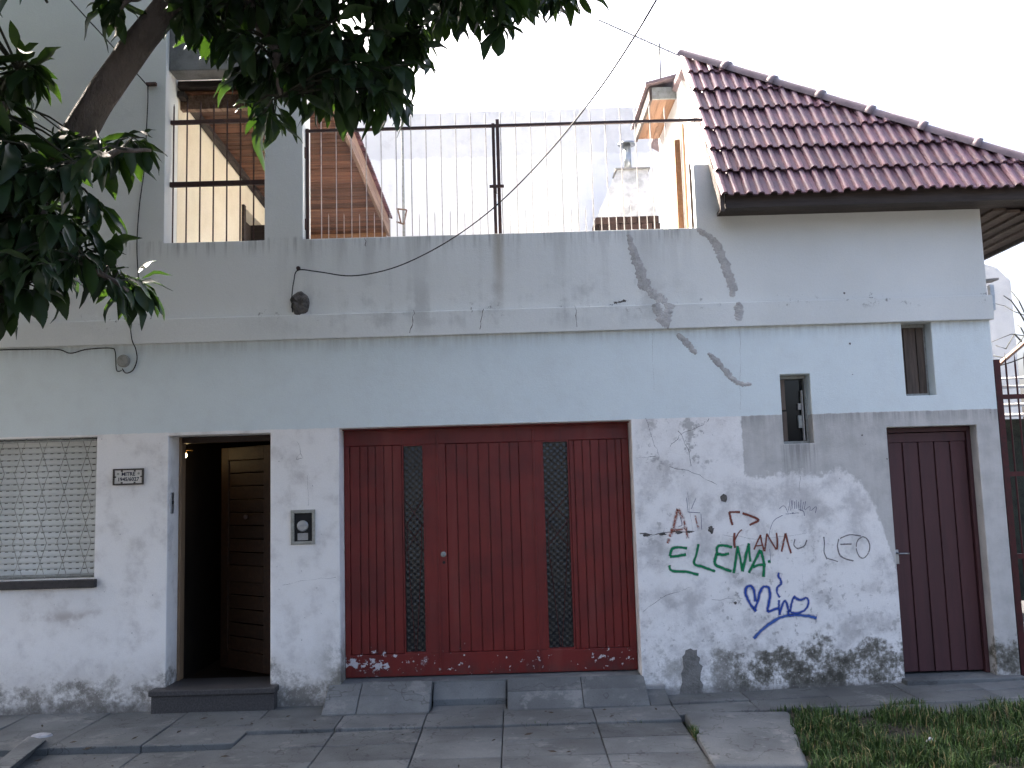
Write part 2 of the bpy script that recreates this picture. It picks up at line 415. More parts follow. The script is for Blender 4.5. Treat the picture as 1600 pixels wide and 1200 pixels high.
def slat_material():
    t = NT('roller_slat', .55, .35); n = t.noise(3, 5, .6); f = t.noise(60, 3)
    c = t.mix(t.sm(n, .35, .7), (.62,.63,.60), (.53,.54,.51))
    ph = t.m('FRACT', t.x/.062 + t.rnd()*.06)
    slot = t.sm(ph, .50, .53)*t.sm(ph, .97, .94)*t.sm(t.z, .0435, .0445)
    c = t.mix(slot, c, (.13,.128,.11)); c = t.hsv(c, 1 + (t.rnd()-.5)*.10)
    t.bump(f, .001); return t.done(c)
M['slat'] = slat_material()
def party_material():
    t = NT('party_wall_render', .92, .15); n = t.noise(.8, 7, .65); n2 = t.noise(5, 7, .65); st = t.noise(1, 6, .6, t.vec(t.x*4, 0, t.z*.35))
    c = t.mix(t.sm(n, .35, .7), (.89,.89,.88), (.83,.83,.83))
    c = t.mix(t.sm(st*.2+n2*.5+n*.3, .50, .64)*t.sm(t.z, 4.8, 7.2)*.5, c, (.52,.52,.52))
    c = t.mix(t.sm(t.z + (n2-.5)*.15, 6.62, 6.66)*.35, c, (.5,.5,.495))
    t.bump(n2 + t.noise(60, 4)*.4, .008); return t.done(c)
M['party'] = party_material()
def rippled_glass():
    t = NT('rippled_glass', .10, .45)
    v = t.vec(t.x, t.z, 0.0)
    sx = t.m('SINE', t.x*108.0 + t.noise(6,2)*1.5); sz = t.m('SINE', t.z*112.0 + t.noise(7,2)*2.0); nn = t.noise(8, 3)
    t.bump(sx*sz*.45 + t.noise(22, 3, .6)*1.2 + nn*.6, .006, .5)
    return t.done(t.mix(t.sm(nn, .4, .6), (.012,.013,.015), (.02,.02,.019)))
M['rglass'] = rippled_glass()
def clear_glass():
    t = NT('window_glass', .05, .5); t.b.inputs['Transmission Weight'].default_value = .0
    return t.done((.012,.013,.014))
M['glass'] = clear_glass()
def bulb():
    t = NT('lit_bulb'); t.put(t.b.inputs['Emission Color'], (1, .72, .35)); t.b.inputs['Emission Strength'].default_value = 9; return t.done((1,.8,.5))
M['bulb'] = bulb()
def grass_mat():
    t = NT('grass_blade', .6, .25); at_ = t.N.new('ShaderNodeAttribute'); at_.attribute_name = 'leafv'
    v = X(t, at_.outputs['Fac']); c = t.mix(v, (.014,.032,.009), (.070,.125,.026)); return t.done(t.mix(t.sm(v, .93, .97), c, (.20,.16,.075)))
M['grass'] = grass_mat()

# ============================================================ SETTING: road, pavement, lawn
MB().add([(-400,-400,-.16),(400,-400,-.16),(400,400,-.16),(-400,400,-.16)], [(0,1,2,3)]).build('road', M['asphalt'], kind='structure')
kb = MB().box(-40, 40, -3.35, -3.2, -.3, -.01).build('kerb', M['kerb'], bevel=.015, kind='structure')
def gz(x): return .018*max(0, x-1.2)
side = MB().add([(-40,-3.2,-.075),(1.2,-3.2,-.075),(1.2,.02,-.075),(-40,.02,-.075)], [(0,1,2,3)]).build('pavement', M['soil'], kind='structure')
def slab(x0, x1, y0, y1, z, th=.06, gap=.006, parent=None, name='paving_slab', tilt=.006, zf=None, mat=None):
    g = gap/2; j = lambda: rnd.uniform(-tilt, tilt)
    P = [(x0+g,y0+g),(x1-g,y0+g),(x1-g,y1-g),(x0+g,y1-g)]
    t4 = [(a, b, (zf(a,b) if zf else z + gz(a)) + j()) for a, b in P]
    b4 = [(a, b, c-th) for a, b, c in t4]
    return MB().hexa(b4, t4).build(name, mat or M['slab'], parent or side, bevel=.007)
XL = [-6.09,-5.42,-4.75,-4.08,-3.41,-2.74,-2.07,-1.405,-.745,-.14,.56,1.2]
YR = [-.385,-.76,-1.13,-1.5,-1.9,-2.35,-2.8,-3.19]
for i in range(len(XL)-1):
    lft = XL[i+1] <= -2.0
    ys = ([.0,-.52,-1.03,-1.5,-1.9,-2.35,-2.8,-3.19] if lft else ([-.22 if -1.5 < XL[i] < 1.2 else 0.0] + YR))
    if not lft and XL[i] < -1.5: ys[0] = 0.0
    for k in range(len(ys)-1):
        z = -.002
        if lft and k >= 2: z = -.045
        if not lft and k == 1: z = .006
        if not lft and k >= 2: z = -.012
        slab(XL[i], XL[i+1], ys[k+1], ys[k], z)
MB().hexa([(2.3,-.86,-.06),(5.6,-.86,-.06),(5.6,-.63,-.06),(2.3,-.63,-.06)],[(2.35,-.84,.012),(5.6,-.88,.075),(5.6,-.627,.085),(2.25,-.627,.022)]).build('paving_strip', M['slab'], side, bevel=.01)
XR = [1.2,1.82,2.45,3.08,3.7,4.35,5.0,5.7,6.4]
for i in range(len(XR)-1):
    slab(XR[i], XR[i+1], -.32, 0.0, .012); slab(XR[i], XR[i+1], -.62, -.32, .008)
# the raised concrete patch beside the lawn
MB().hexa([(1.21,-1.95,-.07),(1.80,-1.95,-.07),(2.06,-.66,-.07),(1.235,-.645,-.07)], [(1.17,-1.95,.035),(1.74,-1.95,.02),(2.02,-.67,.02),(1.24,-.65,.03)]).build('concrete_patch', M['slab'], side, bevel=.02)
# ramps to the garage
ramp = MB().add([(-1.6,-.25,-.07),(1.2,-.25,-.07),(1.2,.3,-.07),(-1.6,.3,-.07)], [(0,1,2,3)]).build('driveway_ramp', M['cement'], kind='structure')
def rampz(a, b):                                       # height of the wheel ramps
    if b > -.03: return .165 + .0*b
    return .165 - (-.03-b)/.29*.155
RX = [(-1.60,-1.32),(-1.32,-.735),(-.112,.50),(.50,1.03)]
for x0, x1 in RX:
    for y0, y1 in ((-.32,-.145),(-.145,.02)):
        zz = {-.32:.006, -.145:.105, .02:.176}
        slab(x0, x1, y0, y1, 0, th=.15, gap=.004, parent=ramp, name='ramp_slab', tilt=.003, zf=lambda a, b: zz[min(zz, key=lambda q: abs(q-b))])
slab(-.728,-.119,-.10,.03, 0, th=.12, parent=ramp, name='ramp_slab', tilt=.001, zf=lambda a, b: .165 if b > 0 else .045)
slab(-.728,-.119,-.32,-.105, 0, parent=ramp, name='ramp_slab', tilt=.002, zf=lambda a, b: -.002)
slab(1.03,1.20,-.32,-.02, 0, parent=ramp, name='ramp_slab', tilt=.002, zf=lambda a, b: .012+ (b+.3)*.2)
# threshold under the garage
MB().box(-1.50,1.01,.02,.6,.0,.168).build('threshold', M['slab'], ramp, bevel=.004)

# lawn
lw = []; 
lawn = MB(); NX, NY = 30, 16
for i in range(NX+1):
    for j in range(NY+1):
        a, b = 1.80 + 5.2*i/NX, -.63 - 2.57*j/NY
        lw.append((a, b, -.02 + .035*mnoise.noise((a*2.2, b*2.2, 3)) + gz(a) + (0 if j else .01)))
lawn.add(lw, [(i*(NY+1)+j, (i+1)*(NY+1)+j, (i+1)*(NY+1)+j+1, i*(NY+1)+j+1) for i in range(NX) for j in range(NY)])
lawn.build('lawn', M['soil'], kind='structure', smooth=True)
def blades(spots, name, label, cat):
    mb = MB(); val = []
    for (a, b, z, h, lean) in spots:
        th = rnd.uniform(0, 2*math.pi); d = Vector((math.cos(th), math.sin(th), 0)); s_ = Vector((-d.y, d.x, 0))
        wd = rnd.uniform(.0025, .005); p = Vector((a, b, z)); v = min(1, max(0, rnd.gauss(.45, .28)))
        ln = lean*rnd.uniform(.2, 1.1)
        mid = p + d*(h*.35*ln) + Vector((0,0,h*.6)); tip = p + d*(h*ln) + Vector((0,0,h*(1-.35*ln)))
        mb.add([p - s_*wd, p + s_*wd, mid + s_*wd*.8, mid - s_*wd*.8, tip], [(0,1,2,3),(3,2,4)])
        v = min(v, .9) if rnd.random() > .10 else 1.0
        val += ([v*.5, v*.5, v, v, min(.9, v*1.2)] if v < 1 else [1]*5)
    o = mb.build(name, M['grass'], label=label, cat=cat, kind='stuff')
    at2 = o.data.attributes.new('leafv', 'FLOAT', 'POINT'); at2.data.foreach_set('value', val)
    return o
sp = []
for _ in range(42000):
    a = rnd.uniform(1.72, 5.3); b = -.62 - 2.0*rnd.random()
    cl = mnoise.noise((a*2.6, b*2.6, 0))*.5 + mnoise.noise((a*7, b*7, 4))*.4
    if a < 1.80 + (b+1.77)*.235 + .12*mnoise.noise((b*3, 2, 1)) + .05*mnoise.noise((b*11, 2, 1)): continue
    if rnd.random() > .78 + cl*1.8: continue
    if b > -.80 + .14*mnoise.noise((a*2.1, 3, 5)) and a > 2.45: continue
    edge = min(1, (-.55-b)/.25)
    sp.append((a, b, -.03 + gz(a), rnd.uniform(.03, .12)*(1+cl*2.0)*max(.35, edge), rnd.uniform(.3, 1)))
blades(sp, 'grass', 'uneven green grass on the verge in front of the maroon door', 'grass')
sp = []
for _ in range(1500):                                   # weeds along joints
    q = rnd.random()
    if q < .55: a = rnd.uniform(1.9, 4.4); b = -.625 + rnd.gauss(0, .012); k = max(0, mnoise.noise((a*3.2, 0, 7))+.1)
    elif q < .85: a = rnd.uniform(-1.3, 1.1); b = -.762 + rnd.gauss(0, .006); k = max(0, mnoise.noise((a*4, 0, 3)))*.35
    else: a = 1.215 + rnd.gauss(0, .01) + 0; b = rnd.uniform(-1.25, -1.05); k = .6
    if rnd.random() > k*2: continue
    sp.append((a, b, -.02 + gz(a), rnd.uniform(.02, .09)*(.5+k), .7))
blades(sp, 'weeds', 'thin weeds growing from the joints of the paving', 'weeds')

# ============================================================ HOUSE
house = thing('house', (0,0,0), 'shabby white two-storey house with red garage gate, open front door and small tiled roof', 'house')
W0 = -9.0; XE = 4.17; TH_W = .30
WIN = (-4.95,-3.583,1.095,2.295); ENT = (-2.965,-2.09,-.2,2.285); GAR = (-1.50,1.013,-.2,2.305)
SD = (3.205,3.975,-.2,2.178); WA = (2.317,2.575,2.062,2.662); WB = (3.397,3.655,2.445,3.084)
PAR = 3.985
holes = [WIN, ENT, GAR, SD, WA, WB]
xs = [W0, XE, -3.03, -2.143, -1.803, 1.663, 1.875] + [h[i] for h in holes for i in (0,1)]
zs = [-.2, 2.0, PAR, 4.56, 6.4, 6.75] + [h[i] for h in holes for i in (2,3)]
def solid(x, z):
    for h in holes:
        if h[0] < x < h[1] and h[2] < z < h[3]: return False
    if z < PAR: return True
    if x < -3.03: return True
    if -2.143 < x < -1.803: return z < 6.4
    if x > 1.663: return z < 4.56
    return False
# the parapet is thinner than the storey below: split the wall in one mesh
facade = grid_wall(xs, zs, solid, 0.0, TH_W).build('facade_wall', M['facade'], house, bevel=.007)
MB().box(W0, XE+.02, -.045, 0, 3.085, 3.300).build('string_course', M['facade'], house, bevel=.006)
# inside masses: terrace slab, back walls, partitions
MB().box(W0, XE-.002, TH_W, 8, 2.95, 3.2).build('terrace_floor', M['white'], house)
inner = MB(); inner.box(W0, XE-.002, 7.8, 8, -.1, 2.95); inner.box(XE-.2, XE-.002, TH_W, 7.8, -.1, 2.95); inner.box(W0, W0+.2, TH_W, 7.8, -.1, 2.95)
inner.build('rear_wall', M['white'], house)
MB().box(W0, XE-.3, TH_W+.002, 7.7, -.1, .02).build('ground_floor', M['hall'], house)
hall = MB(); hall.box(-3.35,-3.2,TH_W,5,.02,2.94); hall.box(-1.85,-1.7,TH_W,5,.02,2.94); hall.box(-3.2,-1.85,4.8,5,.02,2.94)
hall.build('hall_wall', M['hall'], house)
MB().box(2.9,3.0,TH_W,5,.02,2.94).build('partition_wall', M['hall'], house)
# left upper volume: cream side wall with a doorway
sw = MB()
D0, D1 = 2.25, 3.15
sw.box(-3.25,-3.03,TH_W,D0,3.2,6.75); sw.box(-3.25,-3.03,D1,7.8,3.2,6.75); sw.box(-3.25,-3.03,D0,D1,5.05,6.75)
sw.build('terrace_side_wall', M['cream'], house)
MB().box(W0,-3.25,7.6,7.8,3.2,6.75).build('upper_rear_wall', M['white'], house)
MB().box(W0,-3.03,TH_W,7.8,6.5,6.74).build('flat_roof', M['cement'], house)
dj = MB(); dj.box(-3.24,-3.0,D0,D0+.07,3.2,5.05); dj.box(-3.24,-3.0,D1-.07,D1,3.2,5.05); dj.box(-3.2,-3.17,D0+.07,D1-.07,3.2,5.04)
dj.build('terrace_door', M['darkwood'], house)
# beam over the left opening
MB().box(-3.028,-1.80,.06,.26,5.60,6.35).build('opening_beam', M['cement'], house, bevel=.01)

# gallery roof over the terrace
gal = MB().box(-3.03,-1.60,.35,.42,5.36,5.50).build('gallery_roof', M['fasciawood'], house)
GY0, GY1 = .30, 4.35
def galz(y): return 5.50 - (y-GY0)*.055
npk = 42; pw = (GY1-GY0)/npk
pk = MB().box(0, 1.36, .004, pw-.004, 0, .018).mesh('plank', M['plank'])
for k in range(npk):
    y = GY0 + k*pw; place(pk, 'plank', gal, (-3.03 + .0, y, galz(y) + rnd.uniform(-.002,.002)), (-math.atan(.055), 0, 0))
def sl(x0, x1, za, zb, mat, nm):                        # sloping board along the gallery edge
    return MB().hexa([(x0,GY0-.05,galz(GY0)+za),(x1,GY0-.05,galz(GY0)+za),(x1,GY0-.05,galz(GY0)+zb),(x0,GY0-.05,galz(GY0)+zb)],
                     [(x0,GY1+.1,galz(GY1)+za),(x1,GY1+.1,galz(GY1)+za),(x1,GY1+.1,galz(GY1)+zb),(x0,GY1+.1,galz(GY1)+zb)]).build(nm, mat, gal)
sl(-1.67,-1.635,-.03,.20, M['fasciawood'], 'fascia_board')
sl(-3.02,-1.69,.03,.09, M['darkwood'], 'roof_deck')
sl(-3.02,-2.96,-.06,-.005, M['darkwood'], 'wall_plate')
MB().box(-3.02,-1.68,GY1,GY1+.1,galz(GY1)-.12,galz(GY1)+.02).build('rear_beam', M['orangewood'], gal)
gt = MB()
prof = [(0,.0),(.02,.028),(.06,.028),(.08,0),(.11,.022),(.15,.022),(.17,0)]
for k in range(26):
    pass
tl = MB()
n_ = len(prof)
tl.add([(.0,a,b) for a, b in prof] + [(.09,a,b-.03) for a, b in prof] + [(.0,a,b-.014) for a, b in prof] + [(.09,a,b-.044) for a, b in prof],
       [(i,i+1,n_+i+1,n_+i) for i in range(n_-1)] + [(2*n_+i,2*n_+i+1,3*n_+i+1,3*n_+i) for i in range(n_-1)] + [(n_+i,n_+i+1,3*n_+i+1,3*n_+i) for i in range(n_-1)])
tlm = tl.mesh('roof_tile', M['tile'])
for k in range(24):
    y = GY0 + k*.17; place(tlm, 'roof_tile', gal, (-1.68, y, galz(y)+.235))

# --- right roof
ZE, YE, YT = 4.17, -.35, .90
tp = at(1068, 88, YT); XV0 = 1.82
SL = (tp.z - ZE)/(YT - YE); PIT = math.atan(SL)
def rp(x, y): return Vector((x, y, ZE + (y-YE)*SL))
def on_roof(px, py):
    d = ray(px, py); t = (ZE + (CAM.y-YE)*SL - CAM.z)/(d.z - d.y*SL); return CAM + d*t
hipA = Vector((XV0, YT, ZE + (YT-YE)*SL)); hq = on_roof(1600, 252)
hd = (hq - hipA); hipB = hipA + hd*((YE - YT)/hd.y)
roof = MB().hexa([rp(XV0+.06,YE+.03)+Vector((0,0,-.07)), rp(hipB.x-.05,YE+.03)+Vector((0,0,-.07)), rp(XV0+.08,YT)+Vector((0,0,-.07)), rp(XV0+.06,YT)+Vector((0,0,-.07))],
                 [rp(XV0+.06,YE+.03)+Vector((0,0,-.02)), rp(hipB.x-.05,YE+.03)+Vector((0,0,-.02)), rp(XV0+.08,YT)+Vector((0,0,-.02)), rp(XV0+.06,YT)+Vector((0,0,-.02))]).build('roof', M['darkwood'], house)
SDIR = Vector((0, math.cos(PIT), math.sin(PIT))); NRM = Vector((0, -math.sin(PIT), math.cos(PIT)))
LEN = math.hypot(YT-YE, tp.z-ZE); NR = 7; GA = LEN/NR; TW = .205
def tile_bm():
    pr = [(0,.003),(.008,.024),(.020,.031),(.040,.031),(.050,.024),(.062,.005),(.100,.001),(.108,.020),(.120,.027),(.140,.027),(.150,.020),(.162,.002),(.203,.0)]
    ys = [-.02, .10, .26, GA+.05]; n = len(pr); vs = []; fs = []
    for top in (1, 0):
        for j, y in enumerate(ys):
            for a, h in pr: vs.append((a, y, h + .034*(1 - (y+.02)/(GA+.07)) - (0 if top else .014)))
    K = n*len(ys)
    for j in range(len(ys)-1):
        for i in range(n-1):
            fs.append((j*n+i, j*n+i+1, (j+1)*n+i+1, (j+1)*n+i)); fs.append((K+(j+1)*n+i, K+(j+1)*n+i+1, K+j*n+i+1, K+j*n+i))
    for i in range(n-1): fs.append((K+i, K+i+1, i+1, i))
    for j in range(len(ys)-1):
        fs.append((j*n, (j+1)*n, K+(j+1)*n, K+j*n)); fs.append((K+j*n+n-1, K+(j+1)*n+n-1, (j+1)*n+n-1, j*n+n-1))
    me = bpy.data.meshes.new('roof_tile'); me.from_pydata(vs, [], fs); me.materials.append(M['tile'])
    return me
tile_me = tile_bm()
rot_roof = Matrix((XV, SDIR, NRM)).transposed().to_quaternion()
hn = Vector(((hipB-hipA).y*0, 0, 0))
hv = (hipB - hipA).normalized(); cutn = hv.cross(NRM).normalized()      # in-plane normal of the hip, pointing off the slope
if cutn.x < 0: cutn = -cutn
for r in range(NR):
    k = 0
    while True:
        o0 = rp(XV0, YE) + SDIR*(GA*r - .03) + XV*(TW*k - .02)
        if (o0 - hipA).dot(cutn) > 0.0 and (o0 + SDIR*GA - hipA).dot(cutn) > 0: break
        if (o0 - hipA).dot(cutn) > 0 or k > 30: break
        corner = max((o0 + XV*a + SDIR*b - hipA).dot(cutn) for a in (0,TW) for b in (0,GA+.06))
        me = tile_me
        if corner > 0:
            me = tile_me.copy(); bm = bmesh.new(); bm.from_mesh(me)
            Mi = Matrix.LocRotScale(o0, rot_roof, None).inverted()
            bmesh.ops.bisect_plane(bm, geom=bm.verts[:]+bm.edges[:]+bm.faces[:], plane_co=Mi @ hipA, plane_no=Mi.to_3x3() @ cutn, clear_outer=True)
            nv = len(bm.verts); bm.to_mesh(me); bm.free()
            if nv < 4: k += 1; continue
        place(me, 'roof_tile', roof, o0 + NRM*rnd.uniform(-.004,.007) + SDIR*rnd.uniform(-.008,.008), rot_roof @ Quaternion((0,0,1), rnd.uniform(-.02,.02)))
        k += 1
# hip tiles
hl = (hipB-hipA).length; nh = 8; HL = hl/nh
hm = MB(); pr = []
for j in range(2):
    for k in range(9):
        a = math.pi*k/8; rr = .115 if j == 0 else .10
        pr.append((rr*math.cos(a), 0 if j == 0 else HL+.04, rr*.62*math.sin(a)))
hm.add(pr, [(k, k+1, 9+k+1, 9+k) for k in range(8)])
for j, y in enumerate((-.012, .05)):
    for k in range(9):
        a = math.pi*k/8; pr2 = (.128*math.cos(a), y, .128*.66*math.sin(a)); hm.v.append(pr2)
b0 = 18; hm.f += [(b0+k, b0+k+1, b0+9+k+1, b0+9+k) for k in range(8)]
hm.f += [tuple(range(b0+8, b0-1, -1)), tuple(range(b0+9, b0+18))]
hme = hm.mesh('hip_tile', M['hipm'], smooth=True)
up_h = (Vector((.35, -.45, .8))).normalized(); yv = -hv; xv = yv.cross(up_h).normalized(); zv = xv.cross(yv)
qh = Matrix((xv, yv, zv)).transposed().to_quaternion()
for k in range(nh):
    place(hme, 'hip_tile', roof, hipB + yv*(HL*k) - zv*.004, qh)
# the slope that turns the corner (behind the hip), its own rows of tiles kept as one sheet of ribs
RXE = hipB.x
bs_ = MB()
bs_.hexa([hipA+Vector((0,.0,-.06)), hipB+Vector((0,0,-.06)), Vector((RXE,3.2,hipB.z-.06)), Vector((XV0,3.2,hipA.z-.06))],
         [hipA+Vector((0,.0,-.0)), hipB+Vector((0,0,-.0)), Vector((RXE,3.2,hipB.z-.0)), Vector((XV0,3.2,hipA.z-.0))])
bs_.build('side_slope', M['hipm'], roof)
# eave: fascia and sloping soffit, verge board, right-hand eave
MB().box(XV0+.03, RXE-.02, YE+.02, YE+.05, ZE-.115, ZE+.01).build('fascia_board', M['darkwood'], roof)
MB().box(XV0+.03, RXE-.02, YE+.05, 0, ZE-.09, ZE-.06).build('soffit', M['darkwood'], roof)
vb = MB().hexa([rp(XV0-.02,YE)+Vector((0,0,-.15)), rp(XV0+.015,YE)+Vector((0,0,-.15)), rp(XV0+.015,YE)+Vector((0,0,.0)), rp(XV0-.02,YE)+Vector((0,0,.0))],
               [rp(XV0-.02,YT)+Vector((0,0,-.15)), rp(XV0+.015,YT)+Vector((0,0,-.15)), rp(XV0+.015,YT)+Vector((0,0,.0)), rp(XV0-.02,YT)+Vector((0,0,.0))]).build('verge_board', M['darkwood'], roof)
for k in range(6):
    x0 = XE + .0 + (RXE-.06-XE)*k/6; x1 = XE + (RXE-.06-XE)*(k+1)/6 - .006
    MB().box(x0, x1, .02, 3.1, ZE-.085-.02*k, ZE-.06-.02*k).build('soffit_plank', M['shutwood'], roof)
MB().box(RXE-.06, RXE-.03, YE+.05, 3.15, ZE-.22, ZE+.0).build('fascia_board', M['darkwood'], roof)
# --- room behind that roof
rm = MB()
rm.box(1.86,2.0,TH_W,.9,3.2,4.5); rm.box(1.86,2.0,.9,1.25,3.2,5.62); rm.box(1.86,2.0,1.75,2.75,3.2,6.0); rm.box(1.86,2.0,1.25,1.75,5.45,6.0); rm.box(2.0,XE-.01,2.6,2.75,3.2,5.6)
rm.box(XE-.15,XE-.01,TH_W,2.6,3.2,4.15)
rm.build('rooftop_room_wall', M['white'], house)
tp2 = [(1.86,.28),(1.86,.9),(2.0,.9),(2.0,.28)]
MB().hexa([(1.94,TH_W-.02,4.5),(2.06,TH_W-.02,4.5),(2.06,.88,4.5),(1.94,.88,4.5)],[(1.94,.0,4.57),(2.06,.0,4.57),(2.06,.89,5.9),(1.94,.89,5.9)]).build('gable_wall', M['white'], house)
dj = MB(); dj.box(1.84,1.9,1.25,1.31,3.2,5.45); dj.box(1.84,1.9,1.69,1.75,3.2,5.45)
dj.build('room_door_frame', M['orangewood'], house)
MB().box(1.93,1.97,1.31,1.69,3.2,5.44).build('room_door', M['darkwood'], house)
# little tiled canopy over that door
C0 = at(1016, 150, 1.55); CZ = C0.z
can = MB().box(C0.x+.02, 1.97, 1.56, 1.59, CZ-.03, CZ+.10).build('door_canopy', M['metalgrey'], house)
for k in range(5):
    x0 = C0.x + .03 + k*.085
    MB().box(x0, x0+.081, 1.59, 2.72, CZ-.02, CZ+.0).build('plank', M['orangewood'], can)
MB().box(C0.x-.01, C0.x+.02, 1.55, 2.74, CZ-.05, CZ+.10).build('side_fascia', M['darkwood'], can)
MB().hexa([(C0.x-.05,1.5,CZ+.105),(2.02,1.5,CZ+.23),(2.02,2.75,CZ+.23),(C0.x-.05,2.75,CZ+.105)],[(C0.x-.05,1.5,CZ+.135),(2.02,1.5,CZ+.26),(2.02,2.75,CZ+.26),(C0.x-.05,2.75,CZ+.135)]).build('canopy_cover', M['hipm'], can)
MB().box(C0.x+.03,1.98,1.62,2.7,CZ+.02,CZ+.10).build('canopy_core', M['darkwood'], can)

# --- roller shutter window
ws = MB().box(-5.05, -3.555, -.055, .12, 1.025, 1.094).build('window_sill', M['stone_sill'], house, bevel=.006)
sh = MB(); sh.box(-4.95,-3.61,.17,.18,1.1,2.294); 
sh.box(-3.612,-3.584,.10,.19,1.096,2.294); sh.box(-4.95,-4.922,.10,.19,1.096,2.294)
sh = sh.build('roller_shutter', M['black'], house)
SLH = .0525; prf = [(0,.0),(.004,-.006),(.020,-.009),(.044,-.007),(.0518,-.001)]
sm_ = MB(); sm_.add([(-4.92,b,a) for a, b in prf]+[(-3.613,b,a) for a, b in prf]+[(-4.92,.012,0),(-3.613,.012,0),(-4.92,.012,.0518),(-3.613,.012,.0518)],
                    [(i,i+1,5+i+1,5+i) for i in range(4)] + [(0,5,11,10),(4,12,13,9),(10,11,13,12)])
off = Vector((0,0,0)); smm = sm_.mesh('slat', M['slat'])
for k in range(22):
    o = place(smm, 'slat', sh, (rnd.uniform(-.01,.01), .155, 1.122 + k*SLH))
MB().box(-4.92,-3.613,.135,.165,1.098,1.12).build('bottom_bar', M['metalgrey'], sh)
# diamond grille in front of it
wg = thing('window_grille', (-4.25,.03,1.12), 'thin diamond-pattern iron grille in front of the roller shutter', 'window grille')
for k in range(9):
    xk = -3.68 - .19*k + .0
    for sgn in (1,-1):
        pts = []
        for j in range(5):
            zz = 1.105 + .297*j
            pts.append((xk + sgn*.0475*(1 if j % 2 else -1), .035 + .006*sgn, zz))
        MB().tube(pts, .0030, 5).build('rod', M['dullpaint'], wg)
for z in (1.13, 2.27): MB().box(-4.94,-3.6,.03,.042,z-.008,z+.008).build('rail', M['metalgrey'], wg)

# --- entrance
step = MB(); step.box(-3.045,-2.03,-.10,.32,-.05,.135)
step = step.build('doorstep', M['granite'], house, bevel=.006)
MB().box(-3.06,-2.015,-.125,.34,.1365,.185).build('tread', M['granite'], step, bevel=.008)
dfm = MB(); dfm.box(-2.963,-2.938,.24,.34,.186,2.283); dfk = MB(); dfk.box(-2.15,-2.092,.24,.34,.186,2.283); dfk.box(-2.938,-2.15,.24,.34,2.23,2.283)
dfk = dfk.build('door_frame', M['doorwood'], house, bevel=.004); dfm.build('jamb', M['jamb'], dfk, bevel=.004)
phi = R(37); HG = Vector((-2.165,.31,.20)); ax = Vector((-math.cos(phi), math.sin(phi), 0)); ay = Vector((math.sin(phi), math.cos(phi), 0))
def dl(a, t, z): return HG + ax*a + ay*t + Vector((0,0,z))
def dbox(mb, a0, a1, t0, t1, z0, z1):
    return mb.hexa([dl(a0,t0,z0),dl(a1,t0,z0),dl(a1,t1,z0),dl(a0,t1,z0)], [dl(a0,t0,z1),dl(a1,t0,z1),dl(a1,t1,z1),dl(a0,t1,z1)])
DW, DH = .74, 2.0
fd = MB(); dbox(fd,0,.11,0,.045,0,DH); dbox(fd,DW-.11,DW,0,.045,0,DH); dbox(fd,.11,DW-.11,0,.045,0,.16); dbox(fd,.11,DW-.11,0,.045,DH-.12,DH); dbox(fd,.11,DW-.11,0,.045,.78,.92)
fd = fd.build('front_door', M['doorwood'], house, bevel=.004)
z = .16
for (za, zb, n) in ((.16,.78,5),(.92,DH-.12,8)):
    hgt = (zb-za)/n
    for k in range(n):
        b = MB(); dbox(b,.11,DW-.11,.012,.032,za+hgt*k+.004,za+hgt*(k+1)-.004); b.build('board', M['doorwood'], fd, bevel=.005)
b = MB(); c = dl(.36,-.0,1.36); b.lathe([(.012,0),(.022,-.012),(.018,-.03),(.006,-.035)], c, 10, 'y'); b.build('peephole_knocker', M['iron'], fd)
# doorbell plate on the reveal
db = MB().box(-2.966,-2.955,.06,.115,1.62,1.80).build('doorbell_panel', M['zinc'], None, bevel=.002, label='narrow metal doorbell plate on the left reveal of the entrance', cat='doorbell')
MB().box(-2.956,-2.951,.075,.10,1.70,1.73).build('button', M['black'], db)

# --- garage gate
YG = .20
def gx(zx): return at(420 + zx/2.5, 860, YG).x
Z0, Z1 = .178, 2.292
zr0 = at(760, 640+945/2.5, YG).z; zr1 = at(760, 640+128/2.5, YG).z
gd = MB()
gl, gr_ = GAR[0]+.004, GAR[1]-.004
gd.box(gl, gr_, YG+.03, YG+.045, Z0, zr0-.0) ; gd.box(gl, gr_, YG, YG+.028, Z0, zr0); gd.box(gl, gr_, YG, YG+.045, zr1, Z1)
leaf_edges = []
for a, b in ((gl,gx(318)),(gx(612),gx(662)),(gx(667),gx(697)),(gx(988),gx(1042)),(gx(1047),gx(1078)),(gx(1395),gr_)):
    gd.box(a if not isinstance(a, float) else a, b, YG, YG+.045, zr0+.0005, zr1-.0005)
gd.box(gx(318), gx(525), YG+.024, YG+.045, zr0, zr1); gd.box(gx(697), gx(988), YG+.024, YG+.045, zr0, zr1); gd.box(gx(1185), gx(1395), YG+.024, YG+.045, zr0, zr1)
gate = gd.build('garage_gate', M['red'], house, bevel=.003)
def boards(edges):
    for a, b in zip(edges[:-1], edges[1:]):
        x0, x1 = gx(a)+.004, gx(b)-.004
        MB().box(x0, x1, YG+.006+rnd.uniform(0,.003), YG+.0235, zr0+.003, zr1-.003).build('board', M['red'], gate, bevel=.004)
boards([318,358,390,420,453,487,525]); boards([697,740,782,826,868,910,950,988]); boards([1185,1205,1238,1270,1304,1336,1370,1395])
